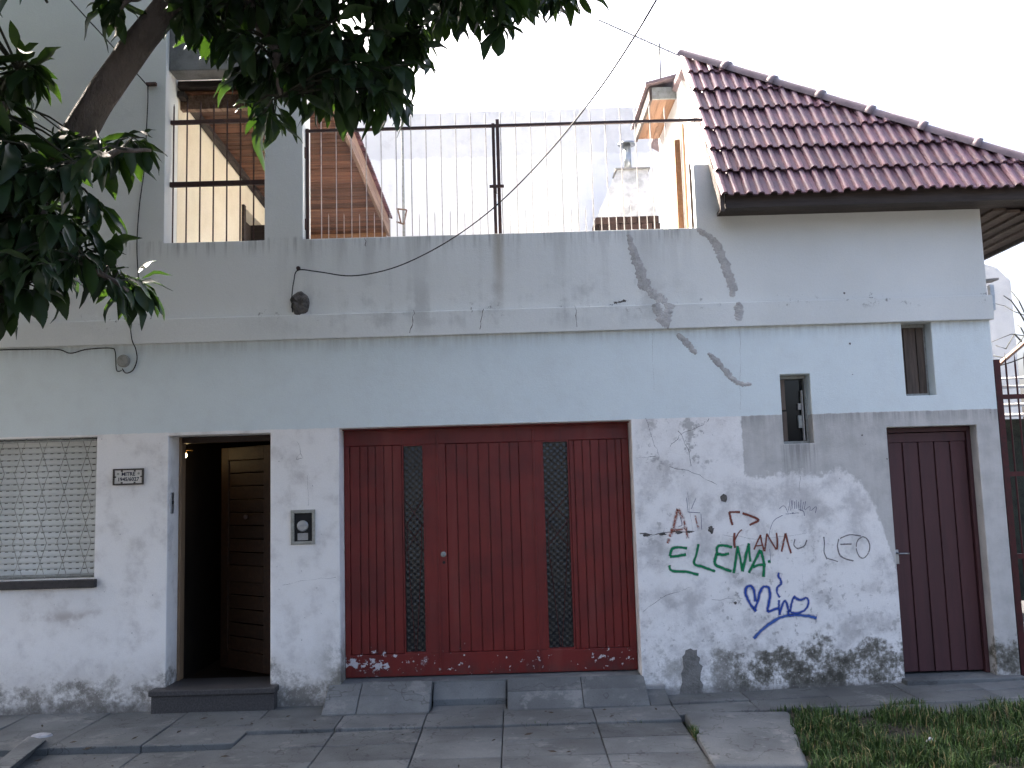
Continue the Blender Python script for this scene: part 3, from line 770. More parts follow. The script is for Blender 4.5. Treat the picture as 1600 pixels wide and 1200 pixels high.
for a, b in ((525,612),(1078,1185)):
    g = MB().box(gx(a)+.002, gx(b)-.002, YG+.034, YG+.04, zr0, zr1).build('glass_strip', M['rglass'], gate)
    x0, x1 = gx(a), gx(b); xm = (x0+x1)/2; hh = zr1-zr0; zc = zr0 + hh*.56
    rods = [[(xm-.005,zr0),(x0+.035,zc-.12),(x0+.035,zc+.1),(x1-.01,zc+.32)], [(xm+.005,zr0),(x1-.035,zc-.12),(x1-.035,zc+.1),(x0+.01,zc+.32)],
            [(x0,zc+.12),(xm,zc-.02),(x1,zc-.17)], [(x1,zc+.12),(xm,zc-.02),(x0,zc-.17)]]
    for r_ in rods: MB().tube([(p[0], YG+.026, p[1]) for p in r_], .0028, 5).build('rod', M['redgate'], g)
    fr = MB()
    for (p, q, r0, r1) in ((x0,x0+.012,zr0,zr1),(x1-.012,x1,zr0,zr1),(x0+.012,x1-.012,zr1-.012,zr1),(x0+.012,x1-.012,zr0,zr0+.012)): fr.box(p,q,YG+.002,YG+.034,r0,r1)
    fr.build('frame', M['red'], g)
lk = at(693, 866, YG)
MB().lathe([(.024,0),(.024,-.008),(.012,-.012),(.009,-.02)], (lk.x, YG, lk.z), 12, 'y').build('lock', M['metalgrey'], gate)
MB().lathe([(.013,0),(.013,-.006),(.004,-.007)], (lk.x+.002, YG, lk.z-.07), 10, 'y').build('keyhole', M['black'], gate)
for xx in (gx(664.5), gx(1044.5)):                      # the closing strips between leaves
    MB().box(xx-.009, xx+.009, YG-.008, YG-.0005, Z0+.02, Z1-.03).build('closing_strip', M['red'], gate, bevel=.004)
MB().box(GAR[0]+.001,GAR[1]-.001,.14,.29,2.293,2.304).build('lintel_strip', M['red'], gate)  # thin red strip along the underside of the lintel

# --- side door
YS = .13
sdm = MB(); x0, x1 = SD[0], SD[1]
sdm.box(x0+.001,x0+.035,YS-.02,YS+.06,.09,2.176); sdm.box(x1-.035,x1-.001,YS-.02,YS+.06,.09,2.176); sdm.box(x0+.035,x1-.035,YS-.02,YS+.06,2.135,2.176)
sdm.box(x0+.04,x1-.04,YS+.02,YS+.05,.105,2.13)
sdm.box(x0+.04,x1-.04,YS+.0,YS+.02,2.05,2.13)
sdoor = sdm.build('side_door', M['maroon'], house, bevel=.003)
nb = 5; bw = (x1-x0-.08)/nb
for k in range(nb):
    a = x0+.04+bw*k
    MB().hexa([(a+.003,YS-.002,.108),(a+bw-.003,YS+.008,.108),(a+bw-.003,YS+.02,.108),(a+.003,YS+.02,.108)],
              [(a+.003,YS-.002,2.048),(a+bw-.003,YS+.008,2.048),(a+bw-.003,YS+.02,2.048),(a+.003,YS+.02,2.048)]).build('board', M['maroon'], sdoor, bevel=.004)
hz = at(1403, 868, YS)
MB().box(x0+.042,x0+.072,YS-.012,YS-.002,hz.z-.07,hz.z+.05).build('lock_plate', M['zinc'], sdoor, bevel=.002)
MB().tube([(x0+.055,YS-.01,hz.z+.02),(x0+.055,YS-.045,hz.z+.02),(x0+.10,YS-.05,hz.z+.02),(x0+.15,YS-.048,hz.z+.018)], .007, 7).build('handle', M['zinc'], sdoor, smooth=True)
MB().box(x0-.03,XE+.0,-.10,YS+.1,-.05,.088).build('side_doorstep', M['slab'], house, bevel=.008)

# --- small windows
def small_window(h, label):
    a, b, c, d = h
    f = MB(); f.box(a+.001,a+.014,.08,.16,c+.001,d-.001); f.box(b-.018,b-.001,.12,.16,c+.001,d-.001); f.box(a+.014,b-.018,.10,.16,d-.03,d-.001); f.box(a+.014,b-.018,.10,.16,c+.001,c+.025)
    return f.build('window', M['metalgrey'], house, label=label)
wa = small_window(WA, 'small dark window with a half-open wooden shutter')
MB().box(WA[0]+.022,WA[1]-.018,.160,.165,WA[2]+.02,WA[3]-.03).build('pane', M['glass'], wa)
MB().box(WA[0]+.024,WA[0]+.066,.105,.150,WA[2]+.30,WA[3]-.035).build('shutter_board', M['shutwood'], wa)
MB().box(WA[0]+.024,WA[0]+.070,.105,.150,WA[2]+.03,WA[2]+.285).build('shutter_board', M['shutwood'], wa)
MB().box(WA[1]-.045,WA[1]-.035,.115,.150,WA[2]+.03,WA[3]-.13).build('edge_strip', M['lightslab'], wa)
MB().box(WA[1]-.075,WA[1]-.047,.130,.158,WA[2]+.30,WA[2]+.355).build('latch', M['lightslab'], wa)
MB().box(WA[1]-.08,WA[1]-.047,.130,.158,WA[2]+.14,WA[2]+.25).build('latch', M['metalgrey'], wa)
wb = small_window(WB, 'small high window closed with vertical wooden boards')
for k, (p, q, yy) in enumerate(((.015,.060,.125),(.063,.115,.115),(.120,.172,.13),(.176,.238,.118))):
    MB().box(WB[0]+p,WB[0]+q,yy,yy+.02,WB[2]+.026,WB[3]-.031).build('board', M['shutwood'], wb)
MB().box(WB[0]+.02,WB[1]-.018,.157,.165,WB[2]+.02,WB[3]-.03).build('backing', M['black'], wb)

# --- marks on the wall: repaired cracks, open cracks, graffiti
def ribbon(pts, widths, y, jag=0.0, sub=4):
    pts = [Vector((p.x, y, p.z)) for p in pts]; P2 = []; W2 = []
    n = len(pts)
    for i in range(n-1):
        p0, p1, p2, p3 = pts[max(i-1,0)], pts[i], pts[i+1], pts[min(i+2,n-1)]
        for k in range(sub):
            t = k/sub
            P2.append(.5*((2*p1) + (p2-p0)*t + (2*p0-5*p1+4*p2-p3)*t*t + (3*p1-p0-3*p2+p3)*t**3)); W2.append(widths[i]*(1-t)+widths[i+1]*t)
    P2.append(pts[-1]); W2.append(widths[-1])
    mb = MB(); mb.uv = []
    for i, p in enumerate(P2):
        tg = (P2[min(i+1,len(P2)-1)] - P2[max(i-1,0)]).normalized(); nn = Vector((-tg.z, 0, tg.x))
        a = W2[i]*(1+rnd.uniform(-jag,jag)); b = W2[i]*(1+rnd.uniform(-jag,jag))
        mb.v += [tuple(p+nn*a), tuple(p-nn*b)]; mb.uv += [(-1, i/len(P2)), (1, i/len(P2))]
    for i in range(len(P2)-1): mb.f.append((2*i, 2*i+1, 2*i+3, 2*i+2))
    return mb
def facing(mb):                                         # all quads look at -y
    out = []
    for f in mb.f:
        a, b, c = (Vector(mb.v[i]) for i in f[:3])
        out.append(f if (b-a).cross(c-a).y < 0 else f[::-1])
    mb.f = out; return mb
def repair(pxs, ws, y=-.0035, nm='crack_repair', mat=None, label='rough grey mortar smeared over a wall crack', jag=.45, sub=14):
    sd_ = rnd.random()*50; ws = [q*1.3 for q in ws]; base = facing(ribbon([at(*p) for p in pxs], ws, y, 0.0, sub)); n = len(base.v); fv = []
    for i in range(n//2):
        a, b = Vector(base.v[2*i]), Vector(base.v[2*i+1]); c = (a+b)/2
        for k, q in enumerate((a, b)):
            f = 1 + .55*mnoise.noise((i*.19+sd_, k*9.3, 0)) + .45*mnoise.noise((i*.55+sd_, k*5.1, 3)) + .2*mnoise.noise((i*1.7, k*3, sd_))
            fv.append(tuple(c + (q-c)*max(.15, f)))
    # domed smear: edge - crest - edge
    rb = MB()
    for i in range(n//2):
        a, b = Vector(fv[2*i]), Vector(fv[2*i+1]); c = a.lerp(b, .5+.2*mnoise.noise((i*.4, sd_, 1)))
        rb.v += [(a.x, y+.0033, a.z), (a.x*.8+c.x*.2, y+.0005, a.z*.8+c.z*.2), (c.x, y-.0035-.002*mnoise.noise((i*.6,2,sd_)), c.z), (b.x*.8+c.x*.2, y+.0005, b.z*.8+c.z*.2), (b.x, y+.0033, b.z)]
    for i in range(n//2-1):
        for k in range(4): rb.f.append((5*i+k, 5*i+k+1, 5*i+5+k+1, 5*i+5+k))
    facing(rb); rb.uv = [(0,0)]*len(rb.v)
    return rb.build(nm, mat or M['mortar'], facade, label=label)
repair([(982,366),(990,395),(1000,420),(1008,445),(1014,452)], [.012,.030,.030,.040,.02])
repair([(1012,450),(1022,460),(1034,468),(1042,472)], [.018,.03,.03,.02])
repair([(1090,358),(1108,370),(1122,388),(1132,412),(1142,440),(1146,452),(1143,464)], [.012,.024,.030,.030,.032,.026,.01])
repair([(1022,476),(1028,490),(1036,505),(1045,508)], [.028,.03,.03,.03], y=-.0485)
repair([(1046,476),(1042,490),(1040,506)], [.035,.03,.02], y=-.0488)
repair([(1151,474),(1153,486),(1152,502)], [.016,.032,.018], y=-.0485)
repair([(1058,522),(1070,532),(1080,544),(1088,553)], [.012,.022,.020,.012])
repair([(1106,552),(1118,562),(1130,576),(1142,588)], [.008,.02,.018,.018])
repair([(1138,586),(1150,596),(1160,600),(1174,600)], [.02,.016,.014,.008])
def crack(pxs, wd=.003, y=-.0012, mat=None):
    P3 = []
    for a, b in zip(pxs[:-1], pxs[1:]):
        for k in range(4):
            t = k/4; P3.append((a[0]+(b[0]-a[0])*t + rnd.uniform(-1.6,1.6), a[1]+(b[1]-a[1])*t + rnd.uniform(-1.6,1.6)))
    P3.append(pxs[-1])
    rb = facing(ribbon([at(*p) for p in P3], [wd*rnd.uniform(.3,1.3) for _ in P3], y, .3, 1)); rb.uv = None
    return rb.build('crack', mat or M['darkcement'], facade)
for pts, wd in (([(1000,833),(1020,836),(1050,831),(1085,830)],.0085), ([(1010,655),(1022,690),(1030,712)],.004), ([(994,717),(1024,713)],.004), ([(1046,730),(1085,738),(1120,757)],.005),
                ([(1046,700),(1062,680),(1100,662),(1108,654)],.005), ([(1060,672),(1075,700),(1080,728)],.005), ([(1130,835),(1180,842),(1260,833)],.002),
                ([(1005,955),(1040,930),(1078,917)],.004), ([(1112,937),(1160,935)],.003), ([(1254,895),(1256,940)],.002), ([(1075,770),(1082,830)],.002), ([(465,690),(472,715),(462,720),(470,705)],.004),
                ([(480,740),(482,790)],.002), ([(1250,743),(1250,770)],.003), ([(440,915),(480,905),(525,902)],.002), ([(1154,510),(1157,560),(1156,640)],.0015), ([(1020,520),(1022,610)],.0012)):
    crack(pts, wd*(1.0 if wd > .009 else (.5 if wd > .008 else .38)))
for pts in ([(648,487),(645,505),(641,522)], [(757,484),(752,500),(750,516)], [(898,478),(901,512)], [(570,372),(572,385)]): crack(pts, .003, y=-.0462 if pts[0][1] > 470 else -.0012)
def blob(px, py, rx, rz, y, mat, nm, jag=.3, n=16, label=None):
    c = at(px, py, 0); pl = []
    for k in range(n):
        a = 2*math.pi*k/n; j = 1+rnd.uniform(-jag, jag); pl.append((c.x+rx*math.cos(a)*j, c.z+rz*math.sin(a)*j))
    return MB().prism(pl, y, y+.003).build(nm, mat, facade, label=label)
blob(1131, 778, .030, .036, -.002, M['darkcement'], 'plaster_hole', .15)
blob(1111, 828, .026, .028, -.002, M['darkcement'], 'plaster_hole', .3)
for p in ((1009,836,.03,.013),(1034,834,.035,.012),(1060,832,.03,.014),(1077,831,.03,.010)): blob(*p, -.0022, M['darkcement'], 'plaster_hole', .4)
for p in ((1328,537,.009,.009),(1319,458,.009,.009),(1332,585,.004,.004),(1347,680,.006,.008),(1386,717,.006,.006),(395,212,.009,.009),(1149,942,.014,.014)): blob(*p, -.002, M['darkcement'], 'plaster_hole', .2, 10)
for p in ((969,472),(975,470),(962,473)): blob(p[0], p[1], .018, .010, -.0025, M['darkcement'], 'plaster_hole', .5)
def pxpoly(pts, y, mat, nm, th=.003, label=None):
    return MB().prism([(at(*p).x, at(*p).z) for p in pts], y, y+th).build(nm, mat, facade, label=label)
pxpoly([(1062,1090),(1063,1076),(1066,1066),(1064,1052),(1068,1044),(1067,1034),(1066,1026),(1070,1022),(1071,1016),(1079,1013),(1084,1016),(1089,1015),(1089,1024),(1094,1028),(1092,1036),(1098,1041),(1095,1050),(1094,1062),(1099,1070),(1097,1078),(1101,1088)], -.004, M['darkpatch'], 'cement_patch', .0038, 'dark cement patch at the foot of the wall')
# broken plaster where the black cable enters
hb = MB(); c = at(468, 474)
rings = []
for j, (rr, dy) in enumerate(((1.0,0.0),(.8,-.022),(.45,-.034),(.12,-.022))):
    rings.append([(c.x + .004 + (.085+.02*mnoise.noise((k*.9,j,5)))*rr*math.cos(2*math.pi*k/18)*(1+.35*mnoise.noise((k*.7,j*.4,2))), dy*(1+.8*mnoise.noise((k*.8,j,9))) - .001,
                   c.z + (.105)*rr*math.sin(2*math.pi*k/18)*(1+.3*mnoise.noise((k*.6,j*.3,8)))) for k in range(18)])
hb.add([v for r_ in rings for v in r_], [(j*18+k, j*18+(k+1)%18, (j+1)*18+(k+1)%18, (j+1)*18+k) for j in range(3) for k in range(18)] + [tuple(range(54,72))])
hb.build('broken_plaster', M['darkcement'], facade, label='dark lump of broken plaster where the black cable enters')

def gp(zx, zy): return (1000 + zx/4, 740 + zy/4)
def graffiti(strokes, mat, label, y=-.0016):
    allm = MB(); allm.uv = []
    for k, (pts, wd) in enumerate(strokes):
        rb = facing(ribbon([at(*gp(*p)) for p in pts], [wd*rnd.uniform(.8,1.2) for _ in pts], y - k*.00022, .12, 5))
        b = len(allm.v); allm.v += rb.v; allm.uv += rb.uv; allm.f += [tuple(i+b for i in f) for f in rb.f]
    return allm.build('graffiti', mat, facade, label=label)
G = .0175
graffiti([([(295,467),(250,461),(208,466),(192,490),(188,516)],G),([(186,520),(235,515),(288,506)],G),([(184,572),(188,598),(215,610),(290,614),(366,632)],G),
          ([(365,440),(352,505),(338,562),(390,582),(470,611)],G),([(576,461),(520,448),(484,458),(480,490),(478,508)],G),([(478,500),(520,508),(556,498)],G),([(478,500),(468,560),(500,585),(572,610)],G),
          ([(585,622),(598,540),(610,452)],G),([(611,462),(628,540),(640,610)],G),([(640,612),(660,520),(680,435)],G),([(681,440),(684,500),(690,550)],G*.8),
          ([(680,620),(718,545),(752,476)],G),([(753,480),(775,560),(770,645)],G),([(705,585),(745,570),(785,572)],G*.9),([(798,549),(816,548)],G)],
         spray('green_spray', (.010,.19,.075), .38), 'green spray-painted name ELENA on the peeling wall')
B = .021
graffiti([([(725,862),(690,815),(665,765),(660,722),(683,702),(706,716),(716,752),(722,800)],B),([(716,850),(738,790),(752,735),(775,706),(805,716),(812,770),(800,830),(796,864)],B),
          ([(796,866),(835,850),(868,840)],B*.8),([(868,618),(864,642),(878,664),(880,690),(858,712),(856,745),(874,774)],B*.75),([(868,790),(868,840),(872,885)],B*.8),
          ([(872,880),(890,820),(908,795),(922,830),(935,860),(950,800),(962,770)],B*.8),([(958,768),(1000,790),(1040,776),(1052,810),(1030,852),(985,872),(940,866)],B*.85),([(925,858),(930,885),(960,884)],B)],
         spray('blue_spray', (.025,.070,.33), .5), 'blue spray-painted squiggle tag on the peeling wall')
graffiti([([(1104,902),(1040,888),(960,884),(890,895),(825,928),(765,975),(710,1030)],B*1.15)], spray('blue_thin_spray', (.05,.115,.36), .5), 'faded blue spray underline below the tag')
A = .0185
graffiti([([(172,436),(182,405)],A*1.2),([(186,395),(205,345),(222,275),(236,225),(252,250),(272,290)],A*1.15),([(272,290),(288,350),(298,405)],A),([(190,350),(240,352),(295,335)],A),([(345,262),(352,300),(368,345)],A*.8)],
         spray('rust_spray', (.33,.10,.06), .6, .44), 'faded rust-red spray-painted letter A')
graffiti([([(558,240),(566,280),(578,322)],A*.7),([(556,240),(625,240)],A*.7),([(640,248),(700,268),(740,290),(712,308),(684,322)],A*.75),([(590,370),(588,420),(592,465)],A*.75),([(592,415),(615,372),(636,350)],A*.5),
          ([(712,475),(730,432),(754,382)],A*.55),([(752,385),(762,435),(776,486)],A*.6),([(778,486),(786,430),(792,374)],A*.6),([(792,376),(820,425),(852,476)],A*.6),([(856,474),(858,420),(852,370)],A*.6),
          ([(884,488),(896,430),(908,376)],A*.6),([(908,372),(926,440),(944,498)],A*.75),([(722,452),(760,448)],A*.4)],
         spray('brown_red_spray', (.20,.055,.035), .4, .36), 'brown-red spray-painted letters to the right of the green name')
GM = spray('grey_marker', (.16,.14,.14), .5, .37)
graffiti([([(985,470),(1025,452),(1043,415)],A*.45),([(985,470),(962,448),(968,410)],A*.4)], GM, 'faint brown letter O after the brown-red letters')
graffiti([([(1148,395),(1152,440),(1150,490),(1170,535)],A*.45),([(1172,530),(1238,550)],A*.4),
          ([(1242,408),(1234,455),(1250,510),(1290,535),(1334,545)],A*.45),([(1250,405),(1310,382),(1380,390)],A*.45),([(1250,442),(1322,440)],A*.45),
          ([(1392,394),(1362,415),(1350,462),(1368,515),(1396,528),(1424,500),(1436,455),(1420,410),(1392,394)],A*.42)],
         GM, 'faint grey scrawl LEO beside the cement patch')
sc_ = []
for k in range(9): sc_.append(([(930+k*12+rnd.uniform(-4,4),225+rnd.uniform(-8,8)),(934+k*12+rnd.uniform(-6,6),165+rnd.uniform(-8,14))],A*.16))
for k in range(6): sc_.append(([(870+k*40,235+rnd.uniform(-20,20)),(900+k*40,225+rnd.uniform(-28,28)),(925+k*34,250+rnd.uniform(-20,20))],A*.17))
sc_ += [([(800,420),(815,340),(840,290),(890,260)],A*.15),([(815,540),(810,470)],A*.15),([(300,240),(290,150)],A*.16),([(320,220),(350,150)],A*.16),([(380,250),(385,350)],A*.2),([(300,240),(375,245)],A*.2),([(250,270),(262,320),(240,330)],A*.22)]
graffiti(sc_, spray('violet_pencil', (.11,.11,.19), .4, .33), 'small violet pencil scribble above the grey scrawl')
# pavement-side foot of the wall, rough cement pieces
MB().box(1.02,1.20,-.03,.0,-.02,.10).build('wall_footing', M['cement'], house, bevel=.012)

# ============================================================ THINGS ON THE HOUSE
# --- address plaque
c0 = at(178, 733); c1 = at(225, 757); px0, px1, pz0, pz1 = c0.x, c1.x, c1.z, c0.z
pq = thing('address_plaque', ((px0+px1)/2, -.02, pz0), 'small framed ceramic address plaque between window and front door', 'plaque')
MB().box(px0+.012,px1-.012,-.012,-.0015,pz0+.012,pz1-.012).build('ceramic_panel', M['glaze'], pq)
fr = MB(); fr.box(px0,px1,-.02,-.0012,pz1-.013,pz1); fr.box(px0,px1,-.02,-.0012,pz0,pz0+.013); fr.box(px0,px0+.013,-.02,-.0012,pz0+.013,pz1-.013); fr.box(px1-.013,px1,-.02,-.0012,pz0+.013,pz1-.013)
for xx in (px0+.075, px1-.075):
    for zz in (pz1-.026, pz0+.014): fr.box(xx-.008,xx+.008,-.0165,-.0125,zz,zz+.012)
for zz in ((pz0+pz1)/2,):
    fr.box(px0+.013,px0+.026,-.0165,-.0125,zz-.006,zz+.006); fr.box(px1-.026,px1-.013,-.0165,-.0125,zz-.006,zz+.006)
fr.build('frame', M['plframe'], pq)
def text(body, x, z, size, y, mat, parent, name):
    cu = bpy.data.curves.new(name, 'FONT'); cu.body = body; cu.size = size; cu.align_x = 'CENTER'; cu.align_y = 'CENTER'; cu.extrude = .0006; cu.resolution_u = 3; cu.offset = .0012
    ob = bpy.data.objects.new(name, cu); COL.objects.link(ob); dg = bpy.context.evaluated_depsgraph_get()
    me = bpy.data.meshes.new_from_object(ob.evaluated_get(dg)); bpy.data.objects.remove(ob); me.materials.clear(); me.materials.append(mat)
    return place(me, name, parent, (x, y, z), (math.pi/2, 0, 0))
pm = (px0+px1)/2; zmid = (pz0+pz1)/2
text('MITRE', pm, zmid+.022, .043, -.0130, M['ink'], pq, 'lettering'); text('1945/6027', pm, zmid-.022, .043, -.0130, M['ink'], pq, 'lettering')
for xx in (px0+.042, px1-.042): MB().lathe([(.010,0),(.010,-.001),(.004,-.0012)], (xx,-.0121,zmid+.026), 10, 'y').build('ornament', M['dullpaint'], pq)

# --- electricity meter box
c0 = at(455, 797); c1 = at(493, 850); a, b, zc0, zc1 = c0.x, c1.x, c1.z, c0.z
mbx = thing('meter_box', ((a+b)/2, 0, zc0), 'grey framed electricity meter box with a glass front between entrance and garage', 'meter box')
fr = MB(); fr.box(a,b,-.018,-.0012,zc1-.028,zc1); fr.box(a,b,-.018,-.0012,zc0,zc0+.026); fr.box(a,a+.028,-.018,-.0012,zc0+.026,zc1-.028); fr.box(b-.026,b,-.018,-.0012,zc0+.026,zc1-.028)
fr.build('frame', M['dullpaint'], mbx, bevel=.003)
MB().box(a+.028,b-.026,-.004,-.0013,zc0+.026,zc1-.028).build('recess', M['black'], mbx)
MB().box(a+.055,b-.062,-.008,-.0045,zc0+.035,zc0+.095).build('meter_plate', M['lightslab'], mbx, bevel=.002)
MB().lathe([(.048,0),(.048,-.006),(.040,-.011)], ((a+b)/2-.004,-.0043,zc0+.155), 20, 'y').build('meter_dial', M['zinc'], mbx, smooth=False)
MB().box(a+.060,b-.070,-.0165,-.0155,zc0+.13,zc0+.15).build('counter', M['lightslab'], mbx)

# --- hall lamp (lit)
lp = at(288, 711, .62)
lamp = thing('hall_lamp', lp, 'small lit brass wall lamp inside the dark hallway', 'lamp')
MB().lathe([(.004,-.03),(.018,-.022),(.024,-.005),(.020,.012),(.010,.022)], lp, 12).build('bulb', M['bulb'], lamp, smooth=True)
MB().lathe([(.012,.022),(.022,.03),(.018,.045),(.006,.05)], lp, 12).build('socket', M['brass'], lamp, smooth=True)
MB().tube([lp+Vector((0,0,.045)), lp+Vector((-.03,0,.07)), lp+Vector((-.10,0,.06)), Vector((-3.2,lp.y,lp.z+.05))], .006, 6).build('arm', M['brass'], lamp)
MB().lathe([(.012,.05),(.045,.034),(.05,.03)], lp+Vector((.03,0,.01)), 14).build('shade', M['brass'], lamp)
pl = bpy.data.lights.new('hall_lamp_light', 'POINT'); pl.energy = .03; pl.color = (1,.7,.4); pl.shadow_soft_size = .03
plo = bpy.data.objects.new('hall_lamp_light', pl); link(plo, lamp); plo.location = (0,-.06,-.04)

# --- railing over the parapet
rl = thing('terrace_railing', (0,.1,PAR), 'long brown iron railing with pointed bars along the terrace parapet', 'railing')
YRL = .10; zt = 5.01
def bar(parent, x, z0, z1, y=YRL, r=.0048, nm='bar', top=True):
    mb = MB(); pth = [(x,y,z0),(x,y,z1-.03 if top else z1)] + ([(x,y,z1)] if top else [])
    mb.tube(pth, [r, r, .001] if top else r, 6); return mb.build(nm, M['barmetal'] if parent.name.startswith('terrace') else M['iron'], parent)
MB().box(-1.80,1.79,YRL-.012,YRL+.012,zt-.012,zt+.012).build('rail', M['iron'], rl)
MB().box(-1.80,1.66,YRL-.012,YRL+.012,PAR+.004,PAR+.022).build('rail', M['iron'], rl)
x = -1.66; k = 0
while x < 1.80:
    if abs(x+.085) > .04: bar(rl, x, PAR+.02 if x < 1.66 else 4.562, zt+.145+rnd.uniform(-.012,.012))
    if x+.0675 < 1.62: bar(rl, x+.0675+rnd.uniform(-.005,.005), PAR+.02, PAR+.245+rnd.uniform(-.012,.012), nm='spike', r=.0038)
    x += .1352
MB().box(-1.797,-1.770,YRL-.014,YRL+.014,PAR,zt+.02).build('post', M['iron'], rl)
MB().box(-.118,-.090,YRL-.016,YRL+.016,PAR,zt+.02).build('post', M['iron'], rl); MB().box(-.080,-.050,YRL-.018,YRL+.018,PAR,zt+.055).build('post', M['iron'], rl)
MB().box(1.645,1.66,YRL-.01,YRL+.01,PAR,4.6).build('post', M['iron'], rl)
MB().box(-.15,-.02,YRL-.035,YRL-.018,4.425,4.45).build('latch', M['iron'], rl); MB().box(-.11,-.085,YRL-.045,YRL-.018,4.37,4.42).build('padlock', M['iron'], rl)
for z in (4.14, 4.80): MB().lathe([(.016,-.05),(.016,.05)], (-1.806,YRL-.02,z), 8).build('hinge', M['iron'], rl)

# --- grille in the left opening
lg = thing('opening_grille', (-2.6,.12,PAR), 'narrow iron grille in the upper opening left of the pillar', 'grille')
YLG = .12
MB().box(-3.026,-2.145,YLG-.01,YLG+.01,PAR+.006,PAR+.026).build('rail', M['iron'], lg)
for zz, hh in ((at(340,287,YLG).z,.022),(at(340,190,YLG).z,.018)): MB().box(-3.026,-2.146,YLG-.014,YLG+.014,zz-hh,zz+hh).build('rail', M['iron'], lg)
for k in range(8):
    xx = -3.0 + .121*k
    bar(lg, xx, PAR+.02, 5.33+rnd.uniform(-.02,.02), YLG, .0075)
MB().box(-2.163,-2.146,YLG-.012,YLG+.012,PAR,4.6).build('post', M['iron'], lg)

# --- cables and small fittings
def cable(name, pts, r, label, cat='cable', mat=None):
    # smooth the path
    P = [Vector(p) for p in pts]; out = []
    for i in range(len(P)-1):
        p0, p1, p2, p3 = P[max(i-1,0)], P[i], P[i+1], P[min(i+2,len(P)-1)]
        for k in range(6):
            t = k/6; out.append(.5*((2*p1)+(p2-p0)*t+(2*p0-5*p1+4*p2-p3)*t*t+(3*p1-p0-3*p2+p3)*t**3))
    out.append(P[-1])
    return MB().tube(out, r, 6).build(name, mat or M['cable'], None, smooth=True, label=label, cat=cat)
main = [at(457,488,-.02), at(456,465,-.03), at(459,440,-.04), at(466,422,-.06), at(500,425,-.10), at(550,431,-.25), at(610,420,-.5), at(670,394,-.8), at(730,357,-1.1), at(790,308,-1.45), at(860,235,-1.9), at(930,148,-2.4), at(985,67,-2.8), at(1030,-8,-3.15), at(1090,-115,-3.6), at(1200,-330,-4.3)]
cable('service_cable', main, .0052, 'thick black cable looping from the wall up across the sky')
ins = MB(); c = at(467,420,-.03); ins.lathe([(.008,0),(.008,-.07)], (c.x,0,c.z), 8, 'y'); ins.lathe([(.016,-.035),(.02,-.05),(.016,-.065)], (c.x,0,c.z), 8, 'y')
tag(ins.build('cable_hook', M['iron']), 'small iron hook holding the black cable on the wall', 'hook')
cable('drop_wire', [at(60,-60,-1.6), at(110,0,-1.2), at(170,66,-.6), at(229,132,-.05)], .005, 'thin dark wire coming down behind the tree to the wall bracket', 'wire')
cable('wall_wire', [at(231,133,-.03), at(231,160,-.012), at(229,200,-.012), at(226,260,-.012), at(218,320,-.012), at(214,380,-.012), at(216,430,-.012), at(219,465,-.02), at(212,488,-.055), at(204,500,-.058), at(206,530,-.058), at(212,545,-.03), at(214,562,-.012), at(208,578,-.012), at(197,583,-.014), at(191,576,-.02)], .005, 'thin wire running down the wall and over the moulding', 'wire')
cable('moulding_wire', [at(-40,548,-.012), at(40,546,-.012), at(90,546,-.012), at(110,552,-.012), at(135,546,-.012), at(172,544,-.012), at(180,550,-.012), at(182,578,-.014), at(190,579,-.02)], .0045, 'thin wire stapled under the moulding at the left', 'wire')
c = at(238,133); bk = MB().box(c.x-.045,c.x+.045,-.035,-.001,c.z-.014,c.z+.014).build('wire_bracket', M['iron'], None, bevel=.003, label='small dark wire bracket high on the left wall', cat='bracket')
c = at(194,568); jb = MB(); jb.lathe([(.055,0),(.055,-.022),(.045,-.035)], (c.x,-.001,c.z+.02), 18, 'y'); jb.build('junction_box', M['dullpaint'], None, label='round pale junction box below the moulding', cat='junction box')

# --- barbecue chimney on the terrace
YC = 4.05
def cp(px, py): p = at(px, py, YC); return (p.x, p.z)
bq = thing('barbecue_chimney', at(978,340,YC) - Vector((0,0,1.6)), 'whitewashed barbecue hood with metal flue on the terrace', 'barbecue')
(xa, za), (xb, _), (xc, zb_), (xd, _) = cp(932,340), cp(1027,340), cp(966,261), cp(1014,259)
MB().hexa([(xa,YC,za),(xb,YC,za),(xb,YC+.5,za),(xa,YC+.5,za)], [(xc,YC+.12,zb_),(xd,YC+.12,zb_),(xd,YC+.42,zb_),(xc,YC+.42,zb_)]).build('hood', worn('sooty_whitewash', (.55,.55,.55), (.25,.25,.25), 5, .9, .9), bq)
MB().box(xc-.03,xd+.03,YC+.08,YC+.46,zb_,zb_+.02).build('cap_slab', M['cement'], bq)
nbk = 6
for r_ in range(2):
    for k in range(nbk):
        x0 = xa-.02 + (xb-xa+.04)*k/nbk + (0.05 if r_ else 0)
        MB().box(x0+.004, min(x0+(xb-xa+.04)/nbk-.004, xb+.03), YC-.02, YC+.5, za-.10*(r_+1)+.004, za-.10*r_-.004).build('brick', M['brick'], bq)
MB().box(xa-.02,xb+.02,YC-.015,YC+.5,3.2,za-.2).build('base', M['cement'], bq)
fx, fz = cp(984,235); fb = cp(984,260)[1]; ftop = cp(984,216)[1]; xm = (xc+xd)/2 - .02
MB().lathe([(.055,0),(.055,ftop-fb)], (fx,YC+.27,fb), 14).build('flue_pipe', M['zinc'], bq, smooth=True)
MB().lathe([(.125,-.01),(.12,.01),(.03,.045),(.005,.05)], (fx,YC+.27,ftop+.02), 18).build('flue_cap', M['zinc'], bq)

